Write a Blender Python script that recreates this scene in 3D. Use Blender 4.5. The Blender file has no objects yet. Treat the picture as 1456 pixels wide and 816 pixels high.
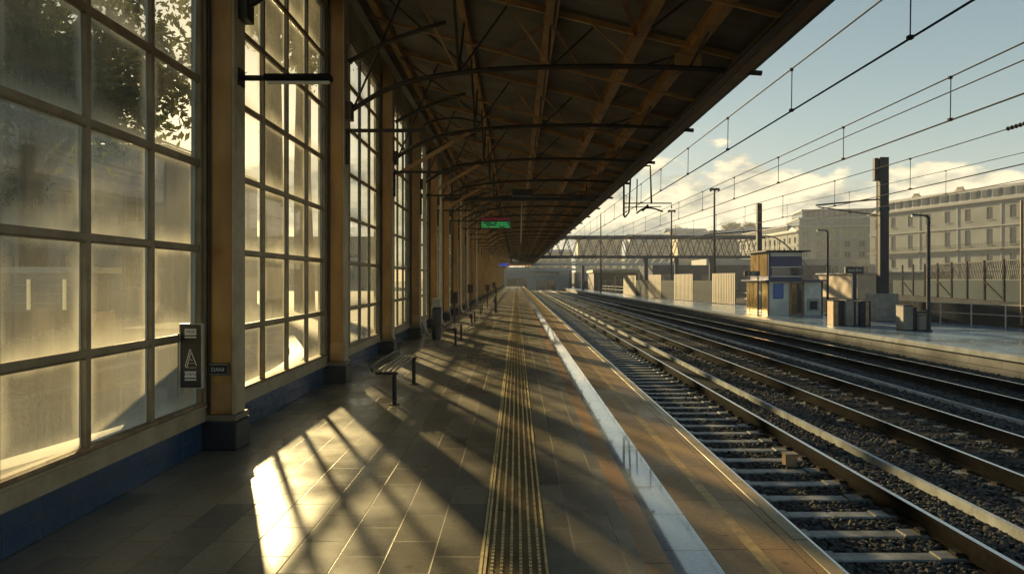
import bpy, math, random
import numpy as np
from mathutils import Vector, Matrix
R = math.radians
random.seed(7); np.random.seed(7)
S = bpy.context.scene
COL = S.collection

# ------------------------------------------------------------------ camera, sky, sun, exposure
cam_d = bpy.data.cameras.new('camera'); cam = bpy.data.objects.new('camera', cam_d); COL.objects.link(cam)
cam.location = (0, 0, 1.6); cam.rotation_euler = (R(90), 0, 0)
cam_d.sensor_width = 36; cam_d.lens = 23.98; cam_d.shift_x = -0.0041; cam_d.shift_y = -0.0075
cam_d.clip_start = 0.05; cam_d.clip_end = 3000
S.camera = cam
SUN_AZ, SUN_EL = R(-24), R(14.5)          # measured from +Y, negative = towards -X
sd = Vector((math.sin(SUN_AZ)*math.cos(SUN_EL), math.cos(SUN_AZ)*math.cos(SUN_EL), math.sin(SUN_EL)))
sl = bpy.data.lights.new('sun', 'SUN'); sl.energy = 5.0; sl.angle = R(1.3); sl.color = (1.0, 0.74, 0.36)
so = bpy.data.objects.new('sun', sl); COL.objects.link(so)
so.rotation_euler = sd.to_track_quat('Z', 'Y').to_euler()
S.view_settings.view_transform = 'Standard'; S.view_settings.look = 'None'
S.view_settings.exposure = 1.42; S.view_settings.gamma = 1.0
S.cycles.use_denoising = True
S.cycles.max_bounces = 8; S.cycles.transparent_max_bounces = 16; S.cycles.diffuse_bounces = 4
S.cycles.volume_bounces = 1; S.cycles.sample_clamp_indirect = 4.0
S.cycles.caustics_reflective = False; S.cycles.caustics_refractive = False

W = bpy.data.worlds.new('World'); S.world = W; W.use_nodes = True
nt = W.node_tree; nt.nodes.clear(); N = nt.nodes; L = nt.links
def wn(t, **k):
    n = N.new(t)
    for a, b in k.items(): setattr(n, a, b)
    return n
def wm(op, a, b=None, c=None, clamp=False):
    n = N.new('ShaderNodeMath'); n.operation = op; n.use_clamp = clamp
    for i, v in enumerate((a, b, c)):
        if v is None: continue
        if isinstance(v, (int, float)): n.inputs[i].default_value = v
        else: L.new(v, n.inputs[i])
    return n.outputs[0]
sky = wn('ShaderNodeTexSky', sky_type='NISHITA', sun_disc=False)
sky.sun_elevation = SUN_EL; sky.sun_rotation = SUN_AZ; sky.air_density = 1.0; sky.dust_density = 1.2; sky.ozone_density = 1.6
tc = wn('ShaderNodeTexCoord'); sp = wn('ShaderNodeSeparateXYZ'); L.new(tc.outputs['Generated'], sp.inputs[0])
mp = wn('ShaderNodeMapping'); mp.inputs['Scale'].default_value = (6.5, 6.5, 15.0); mp.inputs['Location'].default_value = (1.3, 0.4, 2.2)
L.new(tc.outputs['Generated'], mp.inputs[0])
def cloud_noise(offset):
    m2 = wn('ShaderNodeMapping'); m2.inputs['Location'].default_value = offset; L.new(mp.outputs[0], m2.inputs[0])
    n = wn('ShaderNodeTexNoise'); n.inputs['Scale'].default_value = 1.0; n.inputs['Detail'].default_value = 7; n.inputs['Roughness'].default_value = 0.56
    L.new(m2.outputs[0], n.inputs['Vector']); return n.outputs['Fac']
n0 = cloud_noise((0, 0, 0)); n1 = cloud_noise((-0.12, 0.06, 0.22))
zz = sp.outputs['Z']
band = wm('MULTIPLY', wm('MULTIPLY_ADD', zz, -13.0, 2.35, clamp=True), wm('MULTIPLY_ADD', zz, 30.0, 0.45, clamp=True))   # clouds low in the sky
den = wm('MULTIPLY', wm('SUBTRACT', wm('ADD', n0, wm('MULTIPLY', band, 0.26)), 0.622), 18.0, clamp=True)
den = wm('MULTIPLY', den, wm('MULTIPLY_ADD', zz, -40.0, 8.5, clamp=True))
lit = wm('MULTIPLY_ADD', wm('SUBTRACT', n0, n1), 7.0, 0.62, clamp=True)
cc = wn('ShaderNodeMix', data_type='RGBA'); L.new(lit, cc.inputs[0])
cc.inputs[6].default_value = (1.75, 2.0, 1.9, 1); cc.inputs[7].default_value = (6.2, 5.5, 3.9, 1)
tint = wn('ShaderNodeMix', data_type='RGBA', blend_type='MULTIPLY'); tint.inputs[0].default_value = 1.0
L.new(sky.outputs[0], tint.inputs[6]); tint.inputs[7].default_value = (1.25, 1.15, 0.92, 1)
gr = wn('ShaderNodeValToRGB'); L.new(wm('MULTIPLY', zz, 2.0, clamp=True), gr.inputs[0])
gr.color_ramp.elements[0].color = (2.35, 2.8, 2.6, 1); gr.color_ramp.elements[1].position = 1.0; gr.color_ramp.elements[1].color = (0.4, 1.0, 1.55, 1)
e_ = gr.color_ramp.elements.new(0.42); e_.color = (1.5, 2.2, 2.45, 1)
air = wn('ShaderNodeMix', data_type='RGBA'); air.inputs[0].default_value = 0.78; L.new(tint.outputs[2], air.inputs[6]); L.new(gr.outputs[0], air.inputs[7])
mx = wn('ShaderNodeMix', data_type='RGBA'); L.new(wm('MULTIPLY', den, 0.97), mx.inputs[0]); L.new(air.outputs[2], mx.inputs[6]); L.new(cc.outputs[2], mx.inputs[7])
bg = wn('ShaderNodeBackground'); bg.inputs[1].default_value = 0.067; L.new(mx.outputs[2], bg.inputs[0])
wo = wn('ShaderNodeOutputWorld'); L.new(bg.outputs[0], wo.inputs[0])

# ------------------------------------------------------------------ material helpers
def mat(name, base, rough=0.6, metal=0.0, var=0.0, vscale=3.0, bump=0.0, bscale=40.0, base2=None, spec=0.5, rvar=0.0, emit=None, estr=0.0, stretch=(1,1,1), coat=0.0, detail=6):
    m = bpy.data.materials.new(name); m.use_nodes = True; t = m.node_tree; b = t.nodes['Principled BSDF']
    b.inputs['Base Color'].default_value = (*base, 1); b.inputs['Roughness'].default_value = rough; b.inputs['Metallic'].default_value = metal
    b.inputs['Specular IOR Level'].default_value = spec
    if coat: b.inputs['Coat Weight'].default_value = coat; b.inputs['Coat Roughness'].default_value = 0.15
    if emit: b.inputs['Emission Color'].default_value = (*emit, 1); b.inputs['Emission Strength'].default_value = estr
    if var or base2 or bump or rvar:
        g = t.nodes.new('ShaderNodeNewGeometry'); mp = t.nodes.new('ShaderNodeMapping'); mp.inputs['Scale'].default_value = stretch
        t.links.new(g.outputs['Position'], mp.inputs[0])
        n = t.nodes.new('ShaderNodeTexNoise'); n.inputs['Scale'].default_value = vscale; n.inputs['Detail'].default_value = detail; n.inputs['Roughness'].default_value = 0.62
        t.links.new(mp.outputs[0], n.inputs['Vector'])
        if var or base2:
            r = t.nodes.new('ShaderNodeValToRGB'); b2 = base2 or tuple(max(0, c*(1-var)) for c in base)
            b1 = base if base2 else tuple(min(1, c*(1+var*0.6)) for c in base)
            r.color_ramp.elements[0].position = 0.36; r.color_ramp.elements[1].position = 0.62
            r.color_ramp.elements[0].color = (*b2, 1); r.color_ramp.elements[1].color = (*b1, 1)
            t.links.new(n.outputs['Fac'], r.inputs[0]); t.links.new(r.outputs[0], b.inputs['Base Color'])
        if rvar:
            mr = t.nodes.new('ShaderNodeMapRange'); mr.inputs[1].default_value = .3; mr.inputs[2].default_value = .7
            mr.inputs[3].default_value = max(.03, rough-rvar); mr.inputs[4].default_value = min(1, rough+rvar)
            t.links.new(n.outputs['Fac'], mr.inputs[0]); t.links.new(mr.outputs[0], b.inputs['Roughness'])
        if bump:
            n2 = t.nodes.new('ShaderNodeTexNoise'); n2.inputs['Scale'].default_value = bscale; n2.inputs['Detail'].default_value = 4
            t.links.new(mp.outputs[0], n2.inputs['Vector'])
            bp = t.nodes.new('ShaderNodeBump'); bp.inputs['Strength'].default_value = bump; bp.inputs['Distance'].default_value = 0.01
            t.links.new(n2.outputs['Fac'], bp.inputs['Height']); t.links.new(bp.outputs[0], b.inputs['Normal'])
    return m

def tile_mat(name, c1, c2, mortar, w, h, swap=True, rough=0.35, rvar=0.12, offset=0.5, msize=0.006, bump=0.35, dirt=(0.1,0.08,0.05), plane='xy', wear=0.5, offs=(0,0), polish=0.0, mb=0.1):
    m = bpy.data.materials.new(name); m.use_nodes = True; t = m.node_tree; b = t.nodes['Principled BSDF']; NN = t.nodes; LL = t.links
    g = NN.new('ShaderNodeNewGeometry'); s = NN.new('ShaderNodeSeparateXYZ'); LL.new(g.outputs['Position'], s.inputs[0])
    cb = NN.new('ShaderNodeCombineXYZ')
    a, c = {'xy': ('Y', 'X') if swap else ('X', 'Y'), 'yz': ('Y', 'Z'), 'xz': ('X', 'Z')}[plane]
    LL.new(s.outputs[a], cb.inputs[0]); LL.new(s.outputs[c], cb.inputs[1])
    mp = NN.new('ShaderNodeMapping'); mp.inputs['Location'].default_value = (offs[0], offs[1], 0); LL.new(cb.outputs[0], mp.inputs[0])
    br = NN.new('ShaderNodeTexBrick'); br.offset = offset; br.inputs['Scale'].default_value = 1.0; br.inputs['Brick Width'].default_value = w; br.inputs['Row Height'].default_value = h
    br.inputs['Mortar Size'].default_value = msize; br.inputs['Mortar Smooth'].default_value = 0.3; br.inputs['Bias'].default_value = 0.0
    br.inputs['Color1'].default_value = (*c1, 1); br.inputs['Color2'].default_value = (*c2, 1); br.inputs['Mortar'].default_value = (*mortar, 1)
    LL.new(mp.outputs[0], br.inputs['Vector'])
    n = NN.new('ShaderNodeTexNoise'); n.inputs['Scale'].default_value = 1.1; n.inputs['Detail'].default_value = 9; n.inputs['Roughness'].default_value = 0.65; LL.new(g.outputs['Position'], n.inputs['Vector'])
    r = NN.new('ShaderNodeValToRGB'); r.color_ramp.elements[0].position = 0.38; r.color_ramp.elements[1].position = 0.66
    r.color_ramp.elements[0].color = (1, 1, 1, 1); r.color_ramp.elements[1].color = (1-wear*(1-dirt[0]*3), 1-wear*(1-dirt[1]*3), 1-wear*(1-dirt[2]*3), 1); LL.new(n.outputs['Fac'], r.inputs[0])
    mu = NN.new('ShaderNodeMix'); mu.data_type = 'RGBA'; mu.blend_type = 'MULTIPLY'; mu.inputs[0].default_value = 1
    vo = NN.new('ShaderNodeTexVoronoi'); vo.inputs['Scale'].default_value = 3.3; LL.new(g.outputs['Position'], vo.inputs['Vector'])
    vr = NN.new('ShaderNodeValToRGB'); vr.color_ramp.elements[0].position = .055; vr.color_ramp.elements[1].position = .085; vr.color_ramp.elements[0].color = (.45,.45,.45,1); LL.new(vo.outputs['Distance'], vr.inputs[0])
    gm = NN.new('ShaderNodeMix'); gm.data_type = 'RGBA'; gm.blend_type = 'MULTIPLY'; gm.inputs[0].default_value = .8 if plane == 'xy' and name != 'pale_wet_stone' else 0.0
    LL.new(r.outputs[0], gm.inputs[6]); LL.new(vr.outputs[0], gm.inputs[7])
    LL.new(br.outputs['Color'], mu.inputs[6]); LL.new(gm.outputs[2], mu.inputs[7])
    n3 = NN.new('ShaderNodeTexNoise'); n3.inputs['Scale'].default_value = 38; n3.inputs['Detail'].default_value = 5; LL.new(g.outputs['Position'], n3.inputs['Vector'])
    mu2 = NN.new('ShaderNodeMix'); mu2.data_type = 'RGBA'; mu2.blend_type = 'OVERLAY'; mu2.inputs[0].default_value = 0.45
    LL.new(mu.outputs[2], mu2.inputs[6]); LL.new(n3.outputs['Fac'], mu2.inputs[7]); LL.new(mu2.outputs[2], b.inputs['Base Color'])
    n2 = NN.new('ShaderNodeTexNoise'); n2.inputs['Scale'].default_value = 0.8; n2.inputs['Detail'].default_value = 6; LL.new(g.outputs['Position'], n2.inputs['Vector'])
    mr = NN.new('ShaderNodeMapRange'); mr.inputs[1].default_value = .35; mr.inputs[2].default_value = .65; mr.inputs[3].default_value = max(.04, rough-rvar); mr.inputs[4].default_value = rough+rvar
    LL.new(n2.outputs['Fac'], mr.inputs[0])
    ad = NN.new('ShaderNodeMath'); ad.operation = 'MULTIPLY_ADD'; LL.new(br.outputs['Fac'], ad.inputs[0]); ad.inputs[1].default_value = 0.4; LL.new(mr.outputs[0], ad.inputs[2])
    LL.new(ad.outputs[0], b.inputs['Roughness'])
    hh = NN.new('ShaderNodeMath'); hh.operation = 'MULTIPLY_ADD'; LL.new(br.outputs['Fac'], hh.inputs[0]); hh.inputs[1].default_value = -1.0
    sc2 = NN.new('ShaderNodeMath'); sc2.operation = 'MULTIPLY'; LL.new(n3.outputs['Fac'], sc2.inputs[0]); sc2.inputs[1].default_value = mb; LL.new(sc2.outputs[0], hh.inputs[2])
    bp = NN.new('ShaderNodeBump'); bp.inputs['Strength'].default_value = bump; bp.inputs['Distance'].default_value = 0.006
    LL.new(hh.outputs[0], bp.inputs['Height']); LL.new(bp.outputs[0], b.inputs['Normal'])
    if polish: b.inputs['Coat Weight'].default_value = polish; b.inputs['Coat Roughness'].default_value = 0.22
    return m

M = {}
M['paving'] = tile_mat('stone_paving', (0.31,0.27,0.20), (0.15,0.142,0.125), (0.22,0.18,0.115), 0.46, 0.275, rough=0.33, rvar=0.12, bump=0.25, msize=0.005, wear=0.38, offs=(0.2, 0.205), polish=0.0)
M['band_brown'] = tile_mat('brown_stone', (0.40,0.23,0.10), (0.32,0.19,0.085), (0.1,0.07,0.04), 1.1, 3.0, rough=0.4, msize=0.005, wear=0.6, dirt=(.16,.1,.05))
M['band_pale'] = tile_mat('pale_wet_stone', (0.42,0.45,0.47), (0.33,0.37,0.40), (0.03,0.03,0.03), 0.62, 3.0, rough=0.06, rvar=0.04, msize=0.006, wear=0.08, bump=0.1, mb=0.0)
for k_, v_ in (('Specular IOR Level', 1.0), ('Coat Weight', 0.9), ('Coat Roughness', 0.03)): M['band_pale'].node_tree.nodes['Principled BSDF'].inputs[k_].default_value = v_
M['band_orange'] = tile_mat('tan_rough_paving', (0.46,0.29,0.115), (0.36,0.225,0.095), (0.12,0.08,0.045), 0.9, 0.5, rough=0.5, msize=0.004, wear=0.55, dirt=(.15,.1,.06), offs=(0,-1.14), mb=1.2, bump=0.5)
M['edge_line'] = mat('worn_yellow_line', (0.60,0.38,0.12), 0.5, var=0.35, vscale=9, bump=0.3)
M['coping'] = tile_mat('coping_stone', (0.55,0.42,0.24), (0.44,0.34,0.2), (0.08,0.06,0.04), 1.2, 3.0, rough=0.5, wear=0.6, mb=0.6)
M['platform_face'] = mat('platform_side_concrete', (0.16,0.14,0.11), 0.8, var=0.5, vscale=2.0, bump=0.5, bscale=25)
M['tactile'] = mat('tactile_brown', (0.22,0.145,0.075), 0.36, var=0.3, vscale=5, bump=0.2, rvar=.1)
M['brass'] = mat('brass_stud', (0.85,0.68,0.36), 0.42, metal=0.2, var=0.3, vscale=20)
M['wet_paving'] = tile_mat('wet_grey_paving', (0.13,0.19,0.25), (0.10,0.15,0.21), (0.04,0.045,0.055), 0.9, 0.45, rough=0.22, rvar=0.10, msize=0.008, wear=0.4, bump=0.25)
M['p2_side'] = tile_mat('block_wall', (0.085,0.095,0.10), (0.065,0.073,0.08), (0.03,0.033,0.036), 1.3, 0.22, plane='yz', rough=0.8, msize=0.012, wear=0.6)
M['p2_coping'] = mat('pale_coping', (0.15,0.175,0.185), 0.4, var=0.35, vscale=2.5, bump=0.2)
M['ballast'] = mat('ballast_ground', (0.045,0.04,0.036), 0.95, spec=.1, base2=(0.02,0.018,0.017), vscale=18, bump=1.0, bscale=30)
M['stones'] = mat('ballast_stone', (0.085,0.080,0.078), 0.75, spec=.3, base2=(0.025,0.022,0.022), vscale=14, bump=0.3)
M['sleeper'] = mat('concrete_sleeper', (0.35,0.34,0.315), 0.5, base2=(0.12,0.105,0.09), vscale=4, bump=0.4)
M['rust'] = mat('rusty_rail', (0.016,0.013,0.011), 0.9, metal=0.0, spec=0.08, var=0.4, vscale=10, bump=0.3)
M['railhead'] = mat('polished_rail', (0.62,0.60,0.58), 0.22, metal=1.0, var=0.1, vscale=6)
M['clip'] = mat('clip_iron', (0.045,0.033,0.025), 0.6, metal=0.4)
M['trough'] = mat('pale_concrete_trough', (0.52,0.54,0.55), 0.6, var=0.35, vscale=3, bump=0.3)
M['ochre'] = mat('ochre_paint', (0.43,0.235,0.055), 0.42, base2=(0.27,0.13,0.03), vscale=2.2, bump=0.15, bscale=12, stretch=(1,1,.35))
M['ochre_beam'] = mat('ochre_beam_paint', (0.50,0.29,0.10), 0.45, base2=(0.27,0.14,0.05), vscale=1.6, bump=0.15)
M['red_brace'] = mat('red_oxide', (0.20,0.075,0.035), 0.55, var=0.4, vscale=4)
M['cream'] = mat('cream_paint', (0.40,0.34,0.22), 0.45, base2=(0.27,0.215,0.13), vscale=3.0, bump=0.25, bscale=20, rvar=.08)
M['frame'] = mat('window_frame_paint', (0.29,0.235,0.14), 0.42, base2=(0.18,0.13,0.07), vscale=4.0, bump=0.25, bscale=20)
M['sillrust'] = mat('rusty_sill', (0.16,0.09,0.04), 0.6, base2=(0.30,0.22,0.12), vscale=7, bump=.3)
M['blue_tile'] = tile_mat('dark_blue_tile', (0.022,0.055,0.115), (0.030,0.068,0.13), (0.06,0.065,0.065), 0.30, 0.14, plane='yz', rough=0.22, rvar=0.1, offset=0.0, msize=0.004, wear=0.3, mb=.05)
M['plinth'] = mat('dark_plinth', (0.022,0.024,0.03), 0.35, var=0.3, vscale=5)
M['plinth_cap'] = mat('plinth_cap_stone', (0.2,0.17,0.12), 0.6, var=0.3, vscale=5)
M['black'] = mat('black_metal', (0.014,0.013,0.013), 0.4, metal=0.3, var=0.2, vscale=5)
M['dark'] = mat('dark_bronze_metal', (0.035,0.026,0.02), 0.45, metal=0.3, var=0.3, vscale=4)
M['sheet'] = mat('corrugated_sheet', (0.24,0.22,0.20), 0.42, metal=0.3, base2=(0.14,0.13,0.12), vscale=0.9, stretch=(.3,1,1))
M['fascia'] = mat('fascia_dark', (0.06,0.045,0.035), 0.5, var=0.3, vscale=2)
M['plaster'] = mat('old_plaster', (0.34,0.27,0.17), 0.8, var=0.3, vscale=1.4, bump=0.3)
M['white_lamp'] = mat('frosted_tube', (0.7,0.66,0.55), 0.3)
M['steel_blue'] = mat('blue_grey_steel', (0.04,0.055,0.085), 0.9, spec=0.1, var=0.3, vscale=1.0)
M['matte_dark'] = mat('matte_dark_wall', (0.03,0.033,0.04), 0.95, spec=0.05, var=.3, vscale=.5)
M['lattice'] = mat('dull_lattice', (0.07,0.075,0.08), 0.8, spec=.1)
M['steel_dark'] = mat('dark_mast_steel', (0.022,0.028,0.04), 0.7, spec=0.25, var=0.25, vscale=2)
M['wire'] = mat('catenary_wire', (0.012,0.011,0.011), 0.8, spec=0.1)
M['galv'] = mat('galvanised', (0.32,0.33,0.33), 0.4, metal=0.6, var=0.2, vscale=4)
M['pipe'] = mat('cream_pipe', (0.50,0.45,0.34), 0.4, var=0.2, vscale=4)
M['glass'] = mat('dark_window_glass', (0.035,0.045,0.055), 0.08, spec=0.8)
M['glass_blue'] = mat('blue_window_glass', (0.06,0.10,0.14), 0.08, spec=0.9)
M['painted_sun_glass'] = mat('glass_painted_sunlit', (0.36,0.25,0.10), 0.16, metal=0.75, var=0.45, vscale=2.2)  # gold of sunlit glass put into the base colour
M['navy'] = mat('navy_panel', (0.018,0.032,0.12), 0.35, var=0.15, vscale=3)
M['offwhite'] = mat('offwhite_panel', (0.58,0.57,0.51), 0.5, var=0.15, vscale=1.5, bump=.1)
M['sign_blue'] = mat('sign_blue', (0.02,0.10,0.36), 0.35)
M['sign_white'] = mat('sign_white', (0.62,0.62,0.60), 0.5)
M['sign_black'] = mat('sign_black', (0.012,0.012,0.016), 0.35)
M['tan_panel'] = mat('tan_panel', (0.36,0.23,0.12), 0.5, var=0.3, vscale=6)
M['concrete'] = mat('mast_base_concrete', (0.24,0.225,0.195), 0.75, var=0.3, vscale=1.4, bump=0.4, bscale=18)
M['far_wall'] = mat('pale_limestone', (0.27,0.285,0.275), 0.9, spec=.2, base2=(0.21,0.222,0.215), vscale=0.25)
M['far_trim'] = mat('limestone_trim', (0.31,0.32,0.30), 0.9, var=0.12, vscale=0.5)
M['slate'] = mat('grey_zinc_roof', (0.17,0.195,0.22), 0.6, var=0.25, vscale=0.5)
M['grey_wall'] = mat('grey_concrete_wall', (0.24,0.25,0.25), 0.8, var=0.25, vscale=0.4)
M['wall_tan'] = mat('tan_render', (0.33,0.27,0.19), 0.8, var=0.25, vscale=0.4)
M['beige_panel'] = mat('ribbed_beige_panel', (0.22,0.19,0.125), 0.6, var=0.3, vscale=(2.0), stretch=(1,1,.2))
M['ground'] = mat('yard_ground', (0.06,0.055,0.048), 0.95, spec=.1, base2=(0.035,0.032,0.03), vscale=0.3, bump=.5, bscale=5)
M['street'] = mat('street_paving', (0.20,0.175,0.13), 0.8, base2=(0.13,0.11,0.085), vscale=0.8, bump=.3, bscale=15)
M['kerb'] = mat('pale_kerb', (0.45,0.42,0.35), 0.6, var=.2, vscale=3)
M['bark'] = mat('bark', (0.07,0.05,0.035), 0.9, var=0.4, vscale=6, bump=.8, bscale=14, stretch=(1,1,.3))
M['wood_brown'] = mat('brown_cabinet', (0.22,0.13,0.07), 0.5, var=0.3, vscale=3, stretch=(3,3,.5))
M['grating'] = mat('bench_slat', (0.12,0.105,0.09), 0.28, metal=0.6, var=0.4, vscale=9)
def leaf_mat():
    m = bpy.data.materials.new('leaf'); m.use_nodes = True; t = m.node_tree; t.nodes.clear()
    o = t.nodes.new('ShaderNodeOutputMaterial'); d = t.nodes.new('ShaderNodeBsdfDiffuse'); tr = t.nodes.new('ShaderNodeBsdfTranslucent'); mi = t.nodes.new('ShaderNodeMixShader')
    g = t.nodes.new('ShaderNodeNewGeometry'); n = t.nodes.new('ShaderNodeTexNoise'); n.inputs['Scale'].default_value = 1.2; t.links.new(g.outputs['Position'], n.inputs[0])
    r = t.nodes.new('ShaderNodeValToRGB'); r.color_ramp.elements[0].color = (.03,.045,.012,1); r.color_ramp.elements[1].color = (.10,.11,.03,1); r.color_ramp.elements[0].position=.35; r.color_ramp.elements[1].position=.65
    t.links.new(n.outputs[0], r.inputs[0]); t.links.new(r.outputs[0], d.inputs[0]); t.links.new(r.outputs[0], tr.inputs[0]); mi.inputs[0].default_value = .4
    t.links.new(d.outputs[0], mi.inputs[1]); t.links.new(tr.outputs[0], mi.inputs[2]); t.links.new(mi.outputs[0], o.inputs[0]); return m
M['leaf'] = leaf_mat()
def pane_mat():
    m = bpy.data.materials.new('dusty_window_glass'); m.use_nodes = True; t = m.node_tree; t.nodes.clear(); NN = t.nodes; LL = t.links
    def mth(op, a, b=None, c=None, clamp=False):
        n = NN.new('ShaderNodeMath'); n.operation = op; n.use_clamp = clamp
        for i, v in enumerate((a, b, c)):
            if v is None: continue
            if isinstance(v, (int, float)): n.inputs[i].default_value = v
            else: LL.new(v, n.inputs[i])
        return n.outputs[0]
    uv = NN.new('ShaderNodeUVMap'); s = NN.new('ShaderNodeSeparateXYZ'); LL.new(uv.outputs[0], s.inputs[0])
    u, v = s.outputs[0], s.outputs[1]
    g = NN.new('ShaderNodeNewGeometry')
    n = NN.new('ShaderNodeTexNoise'); n.inputs['Scale'].default_value = 2.2; n.inputs['Detail'].default_value = 6; LL.new(g.outputs['Position'], n.inputs['Vector'])
    wob = mth('MULTIPLY', mth('SUBTRACT', n.outputs[0], 0.5), 0.22)
    e = mth('MINIMUM', mth('MINIMUM', u, mth('SUBTRACT', 1.0, u)), mth('MINIMUM', mth('MULTIPLY', v, 0.62), mth('MULTIPLY', mth('SUBTRACT', 1.0, v), 1.5)))
    edge = mth('POWER', mth('SUBTRACT', 1.0, mth('MULTIPLY', mth('ADD', e, wob), 5.2, clamp=True), clamp=True), 1.6)
    mp = NN.new('ShaderNodeMapping'); mp.inputs['Scale'].default_value = (1, 14, 0.9); LL.new(g.outputs['Position'], mp.inputs[0])
    st = NN.new('ShaderNodeTexNoise'); st.inputs['Scale'].default_value = 2.0; st.inputs['Detail'].default_value = 5; LL.new(mp.outputs[0], st.inputs['Vector'])
    fi = NN.new('ShaderNodeTexNoise'); fi.inputs['Scale'].default_value = 90; fi.inputs['Detail'].default_value = 3; LL.new(g.outputs['Position'], fi.inputs['Vector'])
    big = NN.new('ShaderNodeTexNoise'); big.inputs['Scale'].default_value = 0.55; big.inputs['Detail'].default_value = 2; LL.new(g.outputs['Position'], big.inputs['Vector'])
    oi = NN.new('ShaderNodeObjectInfo')
    d = mth('ADD', mth('MULTIPLY', edge, 0.60), mth('MULTIPLY', st.outputs[0], 0.16))
    d = mth('ADD', d, mth('MULTIPLY', mth('SUBTRACT', oi.outputs['Random'], 0.5), 0.14))
    d = mth('ADD', d, mth('MULTIPLY', mth('SUBTRACT', fi.outputs[0], 0.5), 0.25))
    d = mth('ADD', d, mth('MULTIPLY', mth('SUBTRACT', big.outputs[0], 0.5), 0.6))
    s2 = NN.new('ShaderNodeSeparateXYZ'); LL.new(g.outputs['Position'], s2.inputs[0])
    d = mth('ADD', d, mth('MULTIPLY_ADD', mth('MULTIPLY_ADD', s2.outputs[1], -0.42, 4.1, clamp=True), 0.11, 0.07)); d = mth('MINIMUM', mth('MAXIMUM', d, 0.08), 0.9)
    tp = NN.new('ShaderNodeBsdfTransparent'); tp.inputs[0].default_value = (.84, .86, .80, 1)
    tl = NN.new('ShaderNodeBsdfTranslucent'); tl.inputs[0].default_value = (.72, .70, .56, 1)
    df = NN.new('ShaderNodeBsdfDiffuse'); df.inputs[0].default_value = (.30, .28, .22, 1)
    dm = NN.new('ShaderNodeMixShader'); dm.inputs[0].default_value = 0.25; LL.new(tl.outputs[0], dm.inputs[1]); LL.new(df.outputs[0], dm.inputs[2])
    m1 = NN.new('ShaderNodeMixShader'); LL.new(d, m1.inputs[0]); LL.new(tp.outputs[0], m1.inputs[1]); LL.new(dm.outputs[0], m1.inputs[2])
    gl = NN.new('ShaderNodeBsdfGlossy'); gl.inputs['Roughness'].default_value = 0.03; gl.inputs[0].default_value = (1, 1, 1, 1)
    fr = NN.new('ShaderNodeFresnel'); fr.inputs[0].default_value = 1.45
    m2 = NN.new('ShaderNodeMixShader'); LL.new(mth('MULTIPLY', fr.outputs[0], 0.85), m2.inputs[0]); LL.new(m1.outputs[0], m2.inputs[1]); LL.new(gl.outputs[0], m2.inputs[2])
    o = NN.new('ShaderNodeOutputMaterial'); LL.new(m2.outputs[0], o.inputs[0]); return m
M['pane'] = pane_mat()

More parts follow.
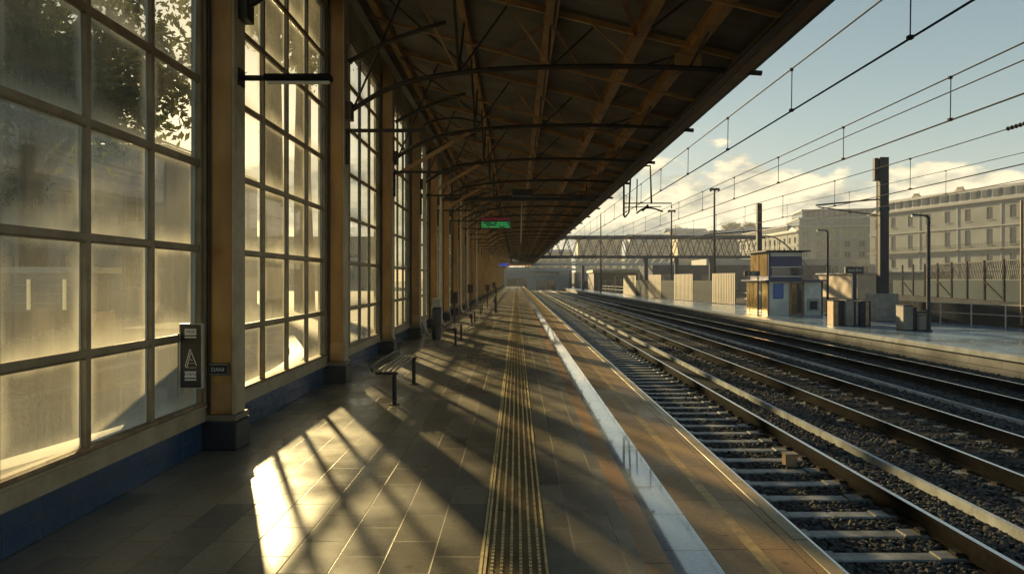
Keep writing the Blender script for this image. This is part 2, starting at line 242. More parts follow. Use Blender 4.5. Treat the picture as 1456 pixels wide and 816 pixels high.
# ------------------------------------------------------------------ mesh helpers
class MB:
    def __init__(s): s.v = []; s.f = []; s.uv = []
    def face(s, pts):
        b = len(s.v); s.v += [tuple(p) for p in pts]; s.f.append(tuple(range(b, b+len(pts)))); return s
    def box(s, x0, x1, y0, y1, z0, z1):
        b = len(s.v); s.v += [(x0,y0,z0),(x1,y0,z0),(x1,y1,z0),(x0,y1,z0),(x0,y0,z1),(x1,y0,z1),(x1,y1,z1),(x0,y1,z1)]
        s.f += [(b,b+3,b+2,b+1),(b+4,b+5,b+6,b+7),(b,b+1,b+5,b+4),(b+1,b+2,b+6,b+5),(b+2,b+3,b+7,b+6),(b+3,b,b+4,b+7)]; return s
    def beam(s, p, q, w, h, up=(0,0,1)):
        p = Vector(p); q = Vector(q); d = (q-p).normalized(); u = Vector(up)
        if abs(d.dot(u)) > .98: u = Vector((0,1,0))
        a = d.cross(u).normalized(); c = a.cross(d).normalized(); b = len(s.v)
        for e in (p, q):
            for i, j in ((-1,-1),(1,-1),(1,1),(-1,1)): s.v.append(tuple(e + a*(i*w/2) + c*(j*h/2)))
        s.f += [(b,b+1,b+2,b+3),(b+7,b+6,b+5,b+4)] + [(b+i, b+4+i, b+4+(i+1)%4, b+(i+1)%4) for i in range(4)]; return s
    def tube(s, pts, r, n=8, cap=True):
        pts = [Vector(p) for p in pts]; b = len(s.v); m = len(pts); pr = None
        for i, p in enumerate(pts):
            d = (pts[min(i+1, m-1)] - pts[max(i-1, 0)]).normalized()
            u = pr if pr is not None else (Vector((0,0,1)) if abs(d.z) < .9 else Vector((0,1,0)))
            a = d.cross(u).normalized(); c = a.cross(d).normalized(); pr = c
            rr = r[i] if isinstance(r, (list, tuple)) else r
            for k in range(n):
                t = 2*math.pi*k/n; s.v.append(tuple(p + a*(math.cos(t)*rr) + c*(math.sin(t)*rr)))
        for i in range(m-1):
            for k in range(n):
                s.f.append((b+i*n+k, b+i*n+(k+1)%n, b+(i+1)*n+(k+1)%n, b+(i+1)*n+k))
        if cap: s.f += [tuple(b+k for k in range(n))[::-1], tuple(b+(m-1)*n+k for k in range(n))]
        return s
    def cyl(s, x, y, z0, z1, r0, r1=None, n=16): return s.tube([(x,y,z0),(x,y,z1)], [r0, r0 if r1 is None else r1], n)
    def sweep(s, path, prof, closed=True):
        """profile (dx, z) swept along a path of (x, y, z)"""
        b = len(s.v); n = len(prof); m = len(path)
        for i, p in enumerate(path):
            q0 = path[max(i-1,0)]; q1 = path[min(i+1,m-1)]; dx, dy = q1[0]-q0[0], q1[1]-q0[1]; l = math.hypot(dx, dy)
            nx, ny = dy/l, -dx/l
            for a, z in prof: s.v.append((p[0]+nx*a, p[1]+ny*a, p[2]+z))
        for i in range(m-1):
            for k in range(n if closed else n-1):
                s.f.append((b+i*n+k, b+i*n+(k+1)%n, b+(i+1)*n+(k+1)%n, b+(i+1)*n+k))
        if closed: s.f += [tuple(b+k for k in range(n)), tuple(b+(m-1)*n+k for k in range(n))[::-1]]
        return s
    def mesh(s, name, m, smooth=False, bevel=0):
        me = bpy.data.meshes.new(name); me.from_pydata(s.v, [], s.f); me.update()
        import bmesh
        bm = bmesh.new(); bm.from_mesh(me); bmesh.ops.recalc_face_normals(bm, faces=bm.faces)
        if bevel: bmesh.ops.bevel(bm, geom=list(bm.edges), offset=bevel, segments=1, affect='EDGES')
        bm.to_mesh(me); bm.free()
        me.materials.append(m)
        if smooth:
            for p in me.polygons: p.use_smooth = True
            try: me.set_sharp_from_angle(angle=R(40))
            except Exception: pass
        return me
    def build(s, name, m, parent=None, smooth=False, loc=None, bevel=0):
        return link(name, s.mesh(name, m, smooth, bevel), parent, loc)
def link(name, me, parent=None, loc=None):
    o = bpy.data.objects.new(name, me); COL.objects.link(o)
    if parent: o.parent = parent
    if loc: o.location = loc
    return o
def thing(name, label, cat, loc=(0,0,0), rz=0, group=None):
    o = bpy.data.objects.new(name, None); o.empty_display_size = .2; COL.objects.link(o); o.location = loc; o.rotation_euler = (0,0,rz)
    o['label'] = label; o['category'] = cat
    if group: o['group'] = group
    return o
def tag(o, label, cat, group=None):
    o['label'] = label; o['category'] = cat
    if group: o['group'] = group
    return o
def struct(o): o['kind'] = 'structure'; return o
def copy_tree(o, parent=None):
    c = o.copy(); COL.objects.link(c)
    if parent is not None: c.parent = parent
    for ch in [x for x in KIDS.get(o.name, [])] if False else list(o.children): copy_tree(ch, c)
    return c
KIDS = {}
def text(s, size, loc, rot, m, parent, align='CENTER', ext=0.001, name='lettering'):
    c = bpy.data.curves.new(name, 'FONT'); c.body = s; c.size = size; c.align_x = align; c.align_y = 'CENTER'; c.extrude = ext
    c.materials.append(m); o = bpy.data.objects.new(name, c); COL.objects.link(o); bpy.context.view_layer.update(); me = bpy.data.meshes.new_from_object(o); bpy.data.objects.remove(o); o = link(name, me, parent, loc); o.rotation_euler = rot; return o
def interp(pts, y):
    for (y0, x0), (y1, x1) in zip(pts, pts[1:]):
        if y <= y1: return x0 + (x1-x0)*max(0, (y-y0))/(y1-y0)
    return pts[-1][1]

# ------------------------------------------------------------------ layout
PEND = 150.0                                   # end of near platform and canopy
P2E = [(-10,13.4),(18,13.4),(43,12.5),(71,11.95),(100,11.5),(170,11.0)]     # front edge of the far platform
P2B = [(-10,22.6),(26,21.9),(34,19.9),(45,18.9),(58,17.4),(74,15.6),(110,14.4),(170,13.6)]
t1 = lambda y: 3.40
t2 = lambda y: 6.85 - 0.0075*max(0, y-17)
t3 = lambda y: 10.65 - 0.018*max(0, y-17)
YS = [-4] + list(np.arange(0, 60, 3.0)) + list(np.arange(60, 181, 8.0))

# ------------------------------------------------------------------ ground
g = MB()
g.face([(-3.4,-30,-1.3),(320,-30,-1.3),(320,520,-1.3),(-3.4,520,-1.3)])
struct(g.build('ground', M['ground']))
g = MB(); g.face([(-320,-30,-0.30),(-3.2,-30,-0.30),(-3.2,520,-0.30),(-320,520,-0.30)]); struct(g.build('street', M['street']))
g = MB(); bx = [1.74, 2.1, 5.1, 5.6, 9.0, 13.0]
ys = np.arange(-4, 181, 2.0)
for i in range(len(ys)-1):
    a, b = float(ys[i]), float(ys[i+1])
    def row(y): return [(1.74,y,-1.0),(t1(y)-1.0,y,-.965),(t1(y)+1.0,y,-.965),((t1(y)+t2(y))/2,y,-1.0),(t2(y)-1,y,-.965),(t2(y)+1,y,-.965),((t3(y)+t2(y))/2,y,-1.0),(t3(y)-1,y,-.965),(t3(y)+1,y,-.965),(interp(P2E,y)+.05,y,-1.05)]
    A, B = row(a), row(b)
    for k in range(len(A)-1): g.face([A[k],A[k+1],B[k+1],B[k]])
struct(g.build('track_bed', M['ballast']))

# ballast stones: one mass nobody could count
def stones():
    ico = np.array([(0,0,1),(.89,0,.45),(.28,.85,.45),(-.72,.53,.45),(-.72,-.53,.45),(.28,-.85,.45),(.72,.53,-.3),(-.28,.85,-.3),(-.89,0,-.3),(-.28,-.85,-.3),(.72,-.53,-.3)])
    fc = [(0,1,2),(0,2,3),(0,3,4),(0,4,5),(0,5,1),(1,6,2),(2,7,3),(3,8,4),(4,9,5),(5,10,1),(1,10,6),(2,6,7),(3,7,8),(4,8,9),(5,9,10)]
    fc = np.array(fc); V = []; F = []; b = 0
    rng = np.random.default_rng(3)
    def batch(n, y0, y1, x0, x1, r0, r1):
        nonlocal b
        # denser near the camera
        u = rng.random(n); y = y0*(y1/y0)**u; x = x0 + (x1-x0)*rng.random(n)
        for i in range(n):
            yy, xx = y[i], x[i]
            r = r0 + (r1-r0)*rng.random()
            nb = min((abs(xx-t1(yy)), abs(xx-t2(yy)), abs(xx-t3(yy))))
            z = -.985
            if nb < 1.25 :
                ph = (yy/0.56) % 1.0
                if ph < 0.45 and nb < 0.98: continue
                if abs(nb-0.75) < .09: continue
                z = -.975
            if abs(xx-5.03) < .1: continue
            s = np.array([rng.uniform(.8,1.3), rng.uniform(.7,1.1), rng.uniform(.55,.9)])*r
            th = rng.uniform(0, 6.28); c, sn = math.cos(th), math.sin(th)
            p = (ico*(1+rng.uniform(-.22,.22,(11,1))))*s
            tl = rng.uniform(-.6,.6); p = np.stack([p[:,0], p[:,1]*math.cos(tl)-p[:,2]*math.sin(tl), p[:,1]*math.sin(tl)+p[:,2]*math.cos(tl)], 1)
            p = np.stack([p[:,0]*c-p[:,1]*sn+xx, p[:,0]*sn+p[:,1]*c+yy, p[:,2]+z+rng.uniform(0,.025)], 1)
            V.append(p); F.append(fc+b); b += 11
    batch(15000, 4.0, 16, 2.2, 5.6, .022, .042)
    batch(15000, 5.5, 26, 5.0, 9.6, .026, .046)
    batch(9000, 9, 40, 8.6, 13.0, .03, .05)
    V = np.concatenate(V); F = np.concatenate(F)
    me = bpy.data.meshes.new('ballast_stones'); me.from_pydata(V.tolist(), [], F.tolist()); me.materials.append(M['stones']); me.update()
    o = link('ballast_stones', me); o['kind'] = 'stuff'; return o
stones()

# ------------------------------------------------------------------ near platform
plat = MB(); plat.box(-2.96, 1.74, -4, PEND, -1.25, -0.006)
pf = struct(plat.build('platform', M['platform_face']))
def sheet(name, x0, x1, m, z=0.0, y0=-4.0, y1=PEND):
    b = MB(); b.box(x0, x1, y0, y1, -0.004, z) if z > 0 else b.face([(x0,y0,z),(x1,y0,z),(x1,y1,z),(x0,y1,z)])
    o = b.build(name, m, None); o['kind'] = 'structure'; return o
sheet('platform_paving', -2.96, -0.205, M['paving'])
sheet('platform_paving', 0.185, 0.72, M['paving'])
sheet('platform_stone_band', 0.72, 0.87, M['band_brown'])
sheet('platform_pale_band', 0.87, 1.14, M['band_pale'])
sheet('platform_tan_paving', 1.14, 1.38, M['band_orange'])
sheet('platform_yellow_line', 1.38, 1.45, M['edge_line'])
sheet('platform_tan_paving', 1.45, 1.70, M['band_orange'])
b = MB(); b.box(1.70, 1.81, -4, PEND, -0.14, 0.0); struct(b.build('platform_edge_coping', M['coping'], None, bevel=0.012))

ts = thing('tactile_strip', 'long brown tactile guidance strip with brass ribs running down the platform middle', 'tactile paving', (0,0,0))
MB().face([(-0.205,-4,0),(0.185,-4,0),(0.185,PEND,0),(-0.205,PEND,0)]).build('base_plate', M['tactile'], ts)
for x in (-0.196, -0.174, 0.170):
    MB().box(x-.0075, x+.0075, -4, PEND, 0.0005, .007).build('edge_rib', M['brass'], ts)
rows = [-0.135, -0.082, -0.028, 0.026, 0.08, 0.13]
for x in rows:
    b = MB(); y = 3.0
    while y < 9.5:
        b.box(x-.008, x+.008, y, y+.022, 0.0005, .008); y += .05
    b.box(x-.006, x+.006, 9.5, PEND, 0.0005, .0045)
    b.build('stud_row', M['brass'], ts)

# ------------------------------------------------------------------ tracks
RAILP = [(-.07,0),(.07,0),(.07,.012),(.012,.03),(.012,.125),(.036,.135),(.036,.165),(.028,.170),(-.028,.170),(-.036,.165),(-.036,.135),(-.012,.125),(-.012,.03),(-.07,.012)]
RZ = -.93
def sleeper_mesh():
    b = MB(); h = .13
    for sx in (-1, 1):
        b.box(min(sx*.45,sx*1.02), max(sx*.45,sx*1.02), -.10, .10, -.16, 0)
    b.box(-.45, .45, -.09, .09, -.16, -.015)
    return b.mesh('sleeper', M['sleeper'], bevel=.012)
SLM = sleeper_mesh()
cl = MB()
for d in (-.1, .1): cl.box(d-.035, d+.035, -.05, .05, .009, .035)
cl.box(-.14, .14, -.085, .085, 0, .0085)
CLM = cl.mesh('rail_fastening', M['clip'])
def track(fn, label, y0, nm):
    cover = {1:0, 2:-.03, 3:-.06}[nm]
    t = thing('railway_track', label, 'railway track', (fn(8), 8, RZ), 0, 'railway tracks beside the platform')
    off = Vector((fn(8), 8, RZ))
    for sgn in (-.75, .75):
        path = [(fn(y)+sgn-off.x, y-off.y, 0) for y in YS]
        r = MB().sweep(path, RAILP).build('rail', M['rust'], t)
        MB().sweep([(p[0], p[1], .1708) for p in path], [(-.026,0),(.026,0)], closed=False).build('rail_head', M['railhead'], r)
    y = y0; k = 0; rest = MB()
    while y < 178:
        if k < 100:
            s = link('sleeper', SLM, t, (fn(y)-off.x, y-off.y, cover)); [link('rail_fastening', CLM, s, (q_,0,0)) for q_ in (-.75,.75)] if k < 50 else None
        else:
            x = fn(y)-off.x; rest.box(x-1.02, x+1.02, y-off.y-.12, y-off.y+.12, -.16, 0)
        y += .56; k += 1
    o = rest.build('sleeper_row', M['sleeper'], t); o['kind'] = 'stuff'
    return t
track(t1, 'nearest railway track with pale concrete sleepers right below the platform edge', 0.56*7+.12, 1)
track(t2, 'middle railway track between the two pale cable troughs', 0.56*12+.12, 2)
track(t3, 'farthest railway track running along the foot of the opposite platform', 0.56*20+.12, 3)
for x, lab in ((5.03, 'pale concrete cable trough beside the nearest track'), (8.9, 'thin pale cable trough between the middle and the farthest track')):
    b = MB(); w = .03 if x < 6 else .022
    pth = [(x-(0.012*max(0,y-17) if x > 6 else 0), y, -1.0) for y in YS]
    b.sweep(pth, [(-w,0),(w,0),(w,.115),(-w,.115)])
    tag(b.build('cable_trough', M['trough'], None, bevel=0), lab, 'cable trough', 'cable troughs along the tracks')
# small yellowish marker box between sleepers
mk = thing('track_marker_box', 'small ochre box standing on the ballast inside the nearest track', 'track box', (3.75, 9.35, -.96))
MB().box(-.08,.08,-.07,.07,0,.17).build('box_body', M['tan_panel'], mk, bevel=.008); MB().box(-.09,.09,-.08,.08,.171,.185).build('lid', M['tan_panel'], mk)

# ------------------------------------------------------------------ far platform
ys2 = [-10, 0, 10, 18, 26, 34, 43, 50, 58, 66, 74, 85, 100, 120, 170]
b = MB(); c = MB(); k2 = MB(); bk = MB()
for a, d in zip(ys2, ys2[1:]):
    e0, e1, r0, r1 = interp(P2E,a), interp(P2E,d), interp(P2B,a), interp(P2B,d)
    b.face([(e0+.45,a,-.45),(r0,a,-.45),(r1,d,-.45),(e1+.45,d,-.45)])
    c.face([(e0+.06,a,-.62),(e1+.06,d,-.62),(e1+.06,d,-1.25),(e0+.06,a,-1.25)])
    bk.face([(r0,a,-.45),(r1,d,-.45),(r1,d,-1.35),(r0,a,-1.35)])
path = [(interp(P2E,y), y, -.62) for y in ys2]
k2.sweep(path, [(0,0),(.45,0),(.45,.17),(0,.17)])
p2 = struct(b.build('opposite_platform', M['wet_paving'])); struct(c.build('opposite_platform_side', M['p2_side'])); struct(bk.build('opposite_platform_back', M['p2_side']))
struct(k2.build('opposite_platform_coping', M['p2_coping'], None, bevel=.015))

# ------------------------------------------------------------------ station facade: tiled base, piers, windows
PITCH = 4.1; Y0 = 2.3; NCOL = 37
fac = thing('station_facade', 'long glazed station wall of gridded windows over dark blue tiles beside the platform', 'glazed wall', (-2.96, 0, 0))
b = MB(); b.box(-.09, -.005, -4, PEND+2, -1.2, .005); b.build('foundation', M['plaster'], fac)
MB().box(-.085, .03, -4, PEND+2, 0.0052, .27).build('tiled_base', M['blue_tile'], fac)
MB().box(-.20, .06, -4, PEND+2, 5.83, 6.75).build('upper_wall', M['plaster'], fac)
WL = 3.38
HZ = [0.44, 1.09, 1.89, 2.68, 3.46, 4.25, 5.03, 5.79]
def window_meshes():
    f = MB(); p = MB(); npan = 4; w = WL/npan
    f.box(-.05, .035, 0, .06, .44, 5.83); f.box(-.05, .035, WL-.06, WL, .44, 5.83)
    f.box(-.05, .032, .06, WL-.06, 5.77, 5.829)
    vs = [.03 + (WL-.06)*k/npan for k in range(1, npan)]
    for v in vs: f.box(-.028, .024, v-.026, v+.026, .44, 5.77)
    for i, h in enumerate(HZ[1:-1]):
        e = [.06] + vs + [WL-.06]
        for k in range(npan):
            a = e[k] + (.026 if k else 0); c_ = e[k+1] - (.026 if k < npan-1 else 0)
            f.box(-.026, .022, a, c_, h-.028, h+.028)
            f.box(.0, .028, a, c_, h-.040, h-.0285)
    uv = []
    edges = [.045] + vs + [WL-.045]
    for k in range(npan):
        for i in range(len(HZ)-1):
            a, c_, z0, z1 = edges[k]+.01, edges[k+1]-.01, HZ[i]+.01, HZ[i+1]-.01
            p.face([(-.012,a,z0),(-.012,c_,z0),(-.012,c_,z1),(-.012,a,z1)]); uv.append([(0,0),(1,0),(1,1),(0,1)])
    PMs = []
    for vv in range(4):
        rg = random.Random(vv*7+1); vt = []
        for q in range(0, len(p.v), 4):
            tx, tz = rg.uniform(-.007,.007), rg.uniform(-.007,.007)
            for c_, (sx, sz) in zip(p.v[q:q+4], ((-1,-1),(1,-1),(1,1),(-1,1))): vt.append((c_[0]+sx*tx+sz*tz, c_[1], c_[2]))
        PMs.append(vt)
    out = []
    for vt in PMs:
     me = bpy.data.meshes.new('pane'); me.from_pydata(vt, [], p.f); me.update(); me.materials.append(M['pane'])
     ul = me.uv_layers.new(name='UVMap')
     for pl, u4 in zip(me.polygons, uv):
        for li, u_ in zip(pl.loop_indices, u4): ul.data[li].uv = u_
     out.append(me)
    s = MB(); s.box(-.085, .055, 0, WL, .271, .40); s.box(-.085, .075, 0, WL, .40, .425)
    r = MB(); r.box(-.06, .05, .001, WL-.001, .4255, .452)
    return f.mesh('window', M['frame'], bevel=.004), out, s.mesh('sill', M['cream'], bevel=.006), r.mesh('rusty_bead', M['sillrust'])
WM, PM, SM, RM = window_meshes()
pier_me = MB().box(-.09, .05, 0, .40, .27, 5.83).mesh('pier', M['plaster'])
jamb_me = MB().box(-.07, .045, .401, .70, .27, 5.83).mesh('jamb_board', M['cream'])
for i in range(-1, NCOL):
    yk = Y0 + PITCH*i
    link('pier', pier_me, fac, (0, yk, 0)); link('jamb_board', jamb_me, fac, (0, yk, 0))
    if i < NCOL-1:
        w = link('window', WM, fac, (0, yk+.70, 0)); link('pane', PM[(i*3+1) % 4], w)
        link('sill', SM, w); link('bead', RM, w)

# columns
col0 = thing('column', '', 'column', (-2.6, Y0, 0), 0, 'row of ochre columns along the glazed wall')
b = MB(); b.box(-.305, -.075, .02, .24, .33, 6.2); b.build('shaft', M['ochre'], col0, bevel=.008)
b = MB(); b.box(-.074, -.045, 0, .26, .33, 6.1); b.build('edge_flange', M['cream'], col0, bevel=.006)
b = MB(); b.box(-.33, -.01, -.03, .30, .0, .27); b.build('plinth', M['plinth'], col0, bevel=.012)
b = MB(); b.box(-.32, -.02, -.02, .29, .2705, .329); b.build('plinth_cap', M['plinth_cap'], col0, bevel=.008)
b = MB(); b.tube([(-.002-.28,-.0,.34),(-.28,-.0,3.2),(-.28,-.0,6.0)], .014, 6); b.build('conduit', M['dark'], col0)
b = MB(); b.box(-.30,-.04,.012,.019,.36,.62); b.build('base_plate', M['ochre_beam'], col0)
names = {0:'ochre column just behind the viewpoint, cut by the frame', 1:'nearest ochre column in view, with the small dark plate on its face', 2:'second ochre column along the wall, holding the first black bracket arm', 3:'third ochre column, standing behind the nearest bench',
 4:'fourth ochre column along the glazed wall', 5:'fifth ochre column, next to the dark litter bin', 6:'sixth ochre column, the first beyond the dark litter bin'}
for i in range(0, NCOL):
    c = col0 if i == 0 else copy_tree(col0)
    c.location = (-2.6, Y0+PITCH*i, 0)
    c['label'] = names.get(i, 'far ochre column in the dense receding row beyond the litter bin')

# ------------------------------------------------------------------ canopy
RX0, RZ0, RX1, RZ1 = -2.98, 6.62, 3.74, 4.96
rz = lambda x: RZ0 + (RZ1-RZ0)*(x-RX0)/(RX1-RX0)
can = thing('platform_canopy', 'long steel canopy with corrugated roof sheets and ochre beams over the platform', 'canopy', (0,0,0))
CY0, CY1 = -2.0, PEND
b = MB(); n = int((CY1-CY0)/.045); A = .032
ysr = [CY0 + .045*k for k in range(n+1)]
for k in range(n):
    za = A*math.sin(k*math.pi/2); zb = A*math.sin((k+1)*math.pi/2)
    b.face([(RX0,ysr[k],RZ0+.14+za),(RX1,ysr[k],RZ1+.14+za),(RX1,ysr[k+1],RZ1+.14+zb),(RX0,ysr[k+1],RZ0+.14+zb)])
b.build('roof_sheet', M['sheet'], can)
b = MB(); b.face([(RX0-.2,CY0,RZ0+.21),(RX1+.02,CY0,RZ1+.165),(RX1+.02,CY1,RZ1+.165),(RX0-.2,CY1,RZ0+.21)]); b.build('roof_deck', M['fascia'], can)
def ibeam(x, w, h, top, m, nm):
    b = MB(); zt = top
    b.box(x-w/2, x+w/2, CY0, CY1, zt-h, zt-h+.025); b.box(x-.012, x+.012, CY0, CY1, zt-h+.025, zt-.02); b.box(x-w/2, x+w/2, CY0, CY1, zt-.02, zt)
    return b.build(nm, m, can)
for x, w, h in ((-2.55,.12,.16),(-0.9,.11,.2),(.54,.19,.26),(1.9,.15,.25),(2.72,.15,.24)):
    ibeam(x, w, h, rz(x)+.115, M['ochre_beam'], 'purlin')
MB().box(3.42, 3.60, CY0, CY1, 4.80, 5.03).build('edge_beam', mat('brown_eave_beam', (.20,.115,.05), .5, var=.3, vscale=2), can)
MB().box(3.70, 3.78, CY0, CY1, 4.90, 5.10).build('fascia', M['fascia'], can)
def bez(pts, n=14):
    out = []; P = [Vector(p) for p in pts]; P = [P[0]*2-P[1]] + P + [P[-1]*2-P[-2]]
    for i in range(1, len(P)-2):
        for k in range(n if i < len(P)-3 else n+1):
            t = k/n; a, b_, c_, d = P[i-1:i+3]
            out.append(.5*((2*b_)+(-a+c_)*t+(2*a-5*b_+4*c_-d)*t*t+(-a+3*b_-3*c_+d)*t**3))
    return out
def truss_mesh(dark=True):
    d = MB(); ch = bez([(-2.62,0,4.22),(-1.95,0,4.60),(-1.1,0,4.80),(0,0,4.90),(1.4,0,4.93),(2.7,0,4.90),(3.84,0,4.82)], 5)
    d.tube(ch, .042, 8); d.box(-2.66,-2.56,-.09,.09,4.08,4.36)
    low = bez([(-2.62,0,5.0),(-1.9,0,5.35),(-1.1,0,5.62)], 4); d.tube(low, .035, 6)
    o = MB(); zc = lambda x: 4.22+.38*(x+2.62)/.67 if x < -1.95 else (4.60+.2*(x+1.95)/.85 if x < -1.1 else (4.80+.1*(x+1.1)/1.1 if x < 0 else (4.91 if x < 2.7 else 4.86)))
    o.beam((-2.9,0,rz(-2.9)+.02),(3.45,0,rz(3.45)+.04),.05,.09)
    P = [-2.55,-1.7,-.9,-.15,.54,1.2,1.9,2.72]
    for i in range(len(P)-1):
        a, c_ = P[i], P[i+1]
        if i % 2 == 0: d.tube([(a,0,zc(a)),(c_,0,rz(c_)-.06)], .018, 6)
        else: o.beam((a,0,rz(a)-.0),(c_,0,zc(c_)),.022,.03)
    return d, o
d, o_ = truss_mesh(); TD = d.mesh('truss', M['dark'], smooth=True); TO = o_.mesh('rafter', M['ochre_beam'])
def B1(p, q, w, h): return lambda mb: mb.beam(p, q, w, h)
def T1(pts, r): return lambda mb: mb.tube(pts, r, 6)
H_ = PITCH/2
BR = [('wind_brace','red_brace',B1((xa,0,rz(xa)-.12),(xb,PITCH,rz(xb)-.06),.06,.02)) for xa, xb in ((.54,-.9),(.54,1.9))]
BR += [('tie_rod','dark',B1((xa,0,rz(xa)-.1),(xb,PITCH,rz(xb)-.06),.03,.03)) for xa, xb in ((-2.5,-.9),(2.72,1.9))]
BR += [('cross_tie','ochre_beam',B1((xa,H_,rz(xa)-.14),(xb,H_,zb_),.045,.05)) for xa, xb, zb_ in ((.54,-2.85,rz(-2.85)-.06),(.54,3.45,4.9))]
BR += [('sag_rod','dark',T1(bez([(.54,0,5.55),(.54,.9,5.25),(.54,2.05,5.4),(.54,3.2,5.25),(.54,4.1,5.55)],4), .02))]
BR += [('knee_brace','dark',T1([(x_,0,z_),(x_,y_,rz(x_)-.1)], .022)) for x_, z_ in ((2.72,4.92),(-.9,4.84)) for y_ in (1.1,-1.1)]
BRM = []
STM = MB().beam((-2.6,.0,3.85),(-1.0,.0,4.78),.05,.08).mesh('strut', M['ochre_beam'])
for n_, m_, f_ in BR:
    mb_ = MB(); f_(mb_); BRM.append((n_, mb_.mesh(n_, M[m_]), mb_))
for i in range(0, NCOL):
    yk = Y0+PITCH*i+.175
    link('truss', TD, can, (0,yk,0)); link('rafter', TO, can, (0,yk,0))
    if i >= 3: link('strut', STM, can, (0,yk,0))
    if i < 24:
        for n_, me_, _m in BRM: link(n_, me_, can, (0,yk,0))
far_ = MB()
for i in range(24, NCOL-1):
    yk = Y0+PITCH*i+.175
    for n_, me_, mb_ in BRM:
        b_ = len(far_.v); far_.v += [(x_, y_+yk, z_) for x_, y_, z_ in mb_.v]; far_.f += [tuple(q+b_ for q in f_) for f_ in mb_.f]
o = far_.build('far_bracing', M['dark'], can); o['kind'] = 'stuff'
# gusset plates on trusses near the eave
for x_, z_ in ((-2.2,5.35),(3.25,4.72)):
    b = MB(); b.box(x_-.06,x_+.06,CY0,CY1,z_,z_+.012); b.box(x_-.06,x_-.05,CY0,CY1,z_+.012,z_+.05); b.box(x_+.05,x_+.06,CY0,CY1,z_+.012,z_+.05); b.build('cable_tray', M['dark'], can)
gp = MB().box(2.48, 2.9, -.02, .02, 4.92, 5.14).mesh('gusset_plate', M['ochre_beam'], bevel=.01)
for i in range(1, 14): link('gusset_plate', gp, can, (0, Y0+PITCH*i+.175, 0))

# ------------------------------------------------------------------ fittings on the columns
lp = thing('batten_lamp', 'dark batten lamp with a pale tube on an arm from the nearest column', 'lamp', (-2.63, 6.55, 3.5))
MB().tube([(-.06,0,.03),(.22,0,.03)], .028, 8).build('arm', M['black'], lp, smooth=True)
MB().box(-.03,.0,-.07,.07,-.05,.11).build('wall_plate', M['black'], lp)
MB().box(.22,.86,-.06,.06,.0,.06).build('housing', M['wire'], lp, bevel=.012)
MB().tube([(.25,-.015,-.018),(.84,-.015,-.018)], .017, 10).build('tube', M['white_lamp'], lp, smooth=True)
br0 = None
for i in range(2, 16):
    if br0 is None:
        br0 = thing('bracket_arm', '', 'bracket', (0,0,0), 0, 'black bracket arms on the columns')
        MB().box(.0,.045,-.03,.03,-.50,.0).build('hanger', M['black'], br0, bevel=.006)
        MB().box(.0,1.15,-.028,.028,.001,.052).build('arm', M['black'], br0, bevel=.006)
        MB().tube(bez([(1.15,0,.03),(1.3,0,.16),(1.7,0,.22),(2.1,0,.15)],5), .016, 6).build('curved_rod', M['black'], br0, smooth=True)
        c = br0
    else: c = copy_tree(br0)
    c.location = (-2.645, Y0+PITCH*i+.1, 3.88)
    c['label'] = {2:'nearest black L-shaped bracket arm, on the second column', 3:'black bracket arm on the third column, above the nearest bench', 4:'black bracket arm on the fourth column'}.get(i, 'black bracket arm on one of the far columns')
# pale downpipes at far columns
dp0 = None
for i, lab in ((4,'pale downpipe at the foot of the fourth column'),(5,'pale downpipe beside the dark litter bin'),(7,'pale downpipe bending out at its foot behind the second bench'),(8,'pale downpipe next after the bent one behind the second bench'),(10,'farthest pale downpipe against the receding columns')):
    if dp0 is None:
        dp0 = thing('downpipe', '', 'pipe', (0,0,0), 0, 'pale downpipes in front of columns'); c = dp0
        MB().tube([(0,0,5.2),(0,0,.55),(.0,0,.3),(.06,-.04,.14),(.14,-.08,.08)], .048, 10).build('pipe', M['pipe'], dp0, smooth=True)
        MB().cyl(0,0,1.15,1.2,.062).build('collar', M['pipe'], dp0); MB().cyl(0,0,3.2,3.25,.062).build('collar', M['pipe'], dp0)
    else: c = copy_tree(dp0)
    c.location = (-2.5, Y0+PITCH*i-.1, 0); c['label'] = lab

# signs near the first column
sg = thing('platform_sign', 'tall narrow black sign with a white letter A by the first window', 'sign', (-2.83, 5.95, .66))
MB().box(-.09,.09,-.012,.012,0,.545).build('panel', M['sign_black'], sg, bevel=.004)
fr = MB(); fr.box(-.10,-.0905,-.02,.02,-.01,.555); fr.box(.0905,.10,-.02,.02,-.01,.555); fr.box(-.0905,.0905,-.02,.02,.5455,.555); fr.box(-.0905,.0905,-.02,.02,-.01,-.0005)
fr.build('frame', M['galv'], sg)
MB().box(-.12,-.101,-.01,.01,.08,.47).build('mounting_bar', M['frame'], sg)
for z, s in ((.475,'MESR'),(.105,'ATRMZ')):
    MB().box(-.055,.045,-.015,-.0125,z-.02,z+.035).build('label_box', M['sign_white'], sg)
    MB().box(-.055,.045,-.015,-.0125,z-.045,z-.032).build('label_bar', M['sign_white'], sg)
    text(s, .036, (-.005,-.0155,z+.008), (R(90),0,0), M['sign_black'], sg)
ab = MB()
for p, q in (((-.05,.185),(-.008,.335)),((-.008,.335),(.048,.19)),((-.05,.185),(-.035,.172)),((-.035,.172),(-.004,.30)),((-.012,.21),(.03,.21)),((-.004,.245),(.012,.235)),((-.035,.172),(.045,.172))):
    ab.beam((p[0],-.0145,p[1]),(q[0],-.0145,q[1]),.003,.007,up=(1,0,.001))
ab.build('letter_a', M['sign_white'], sg)
pl = thing('name_plate', 'small dark plate lettered DANI on the face of the nearest column', 'sign', (-2.79, 6.415, .755))
MB().box(-.095,.095,-.02,.0,-.055,.06).build('panel', M['sign_black'], pl, bevel=.004)
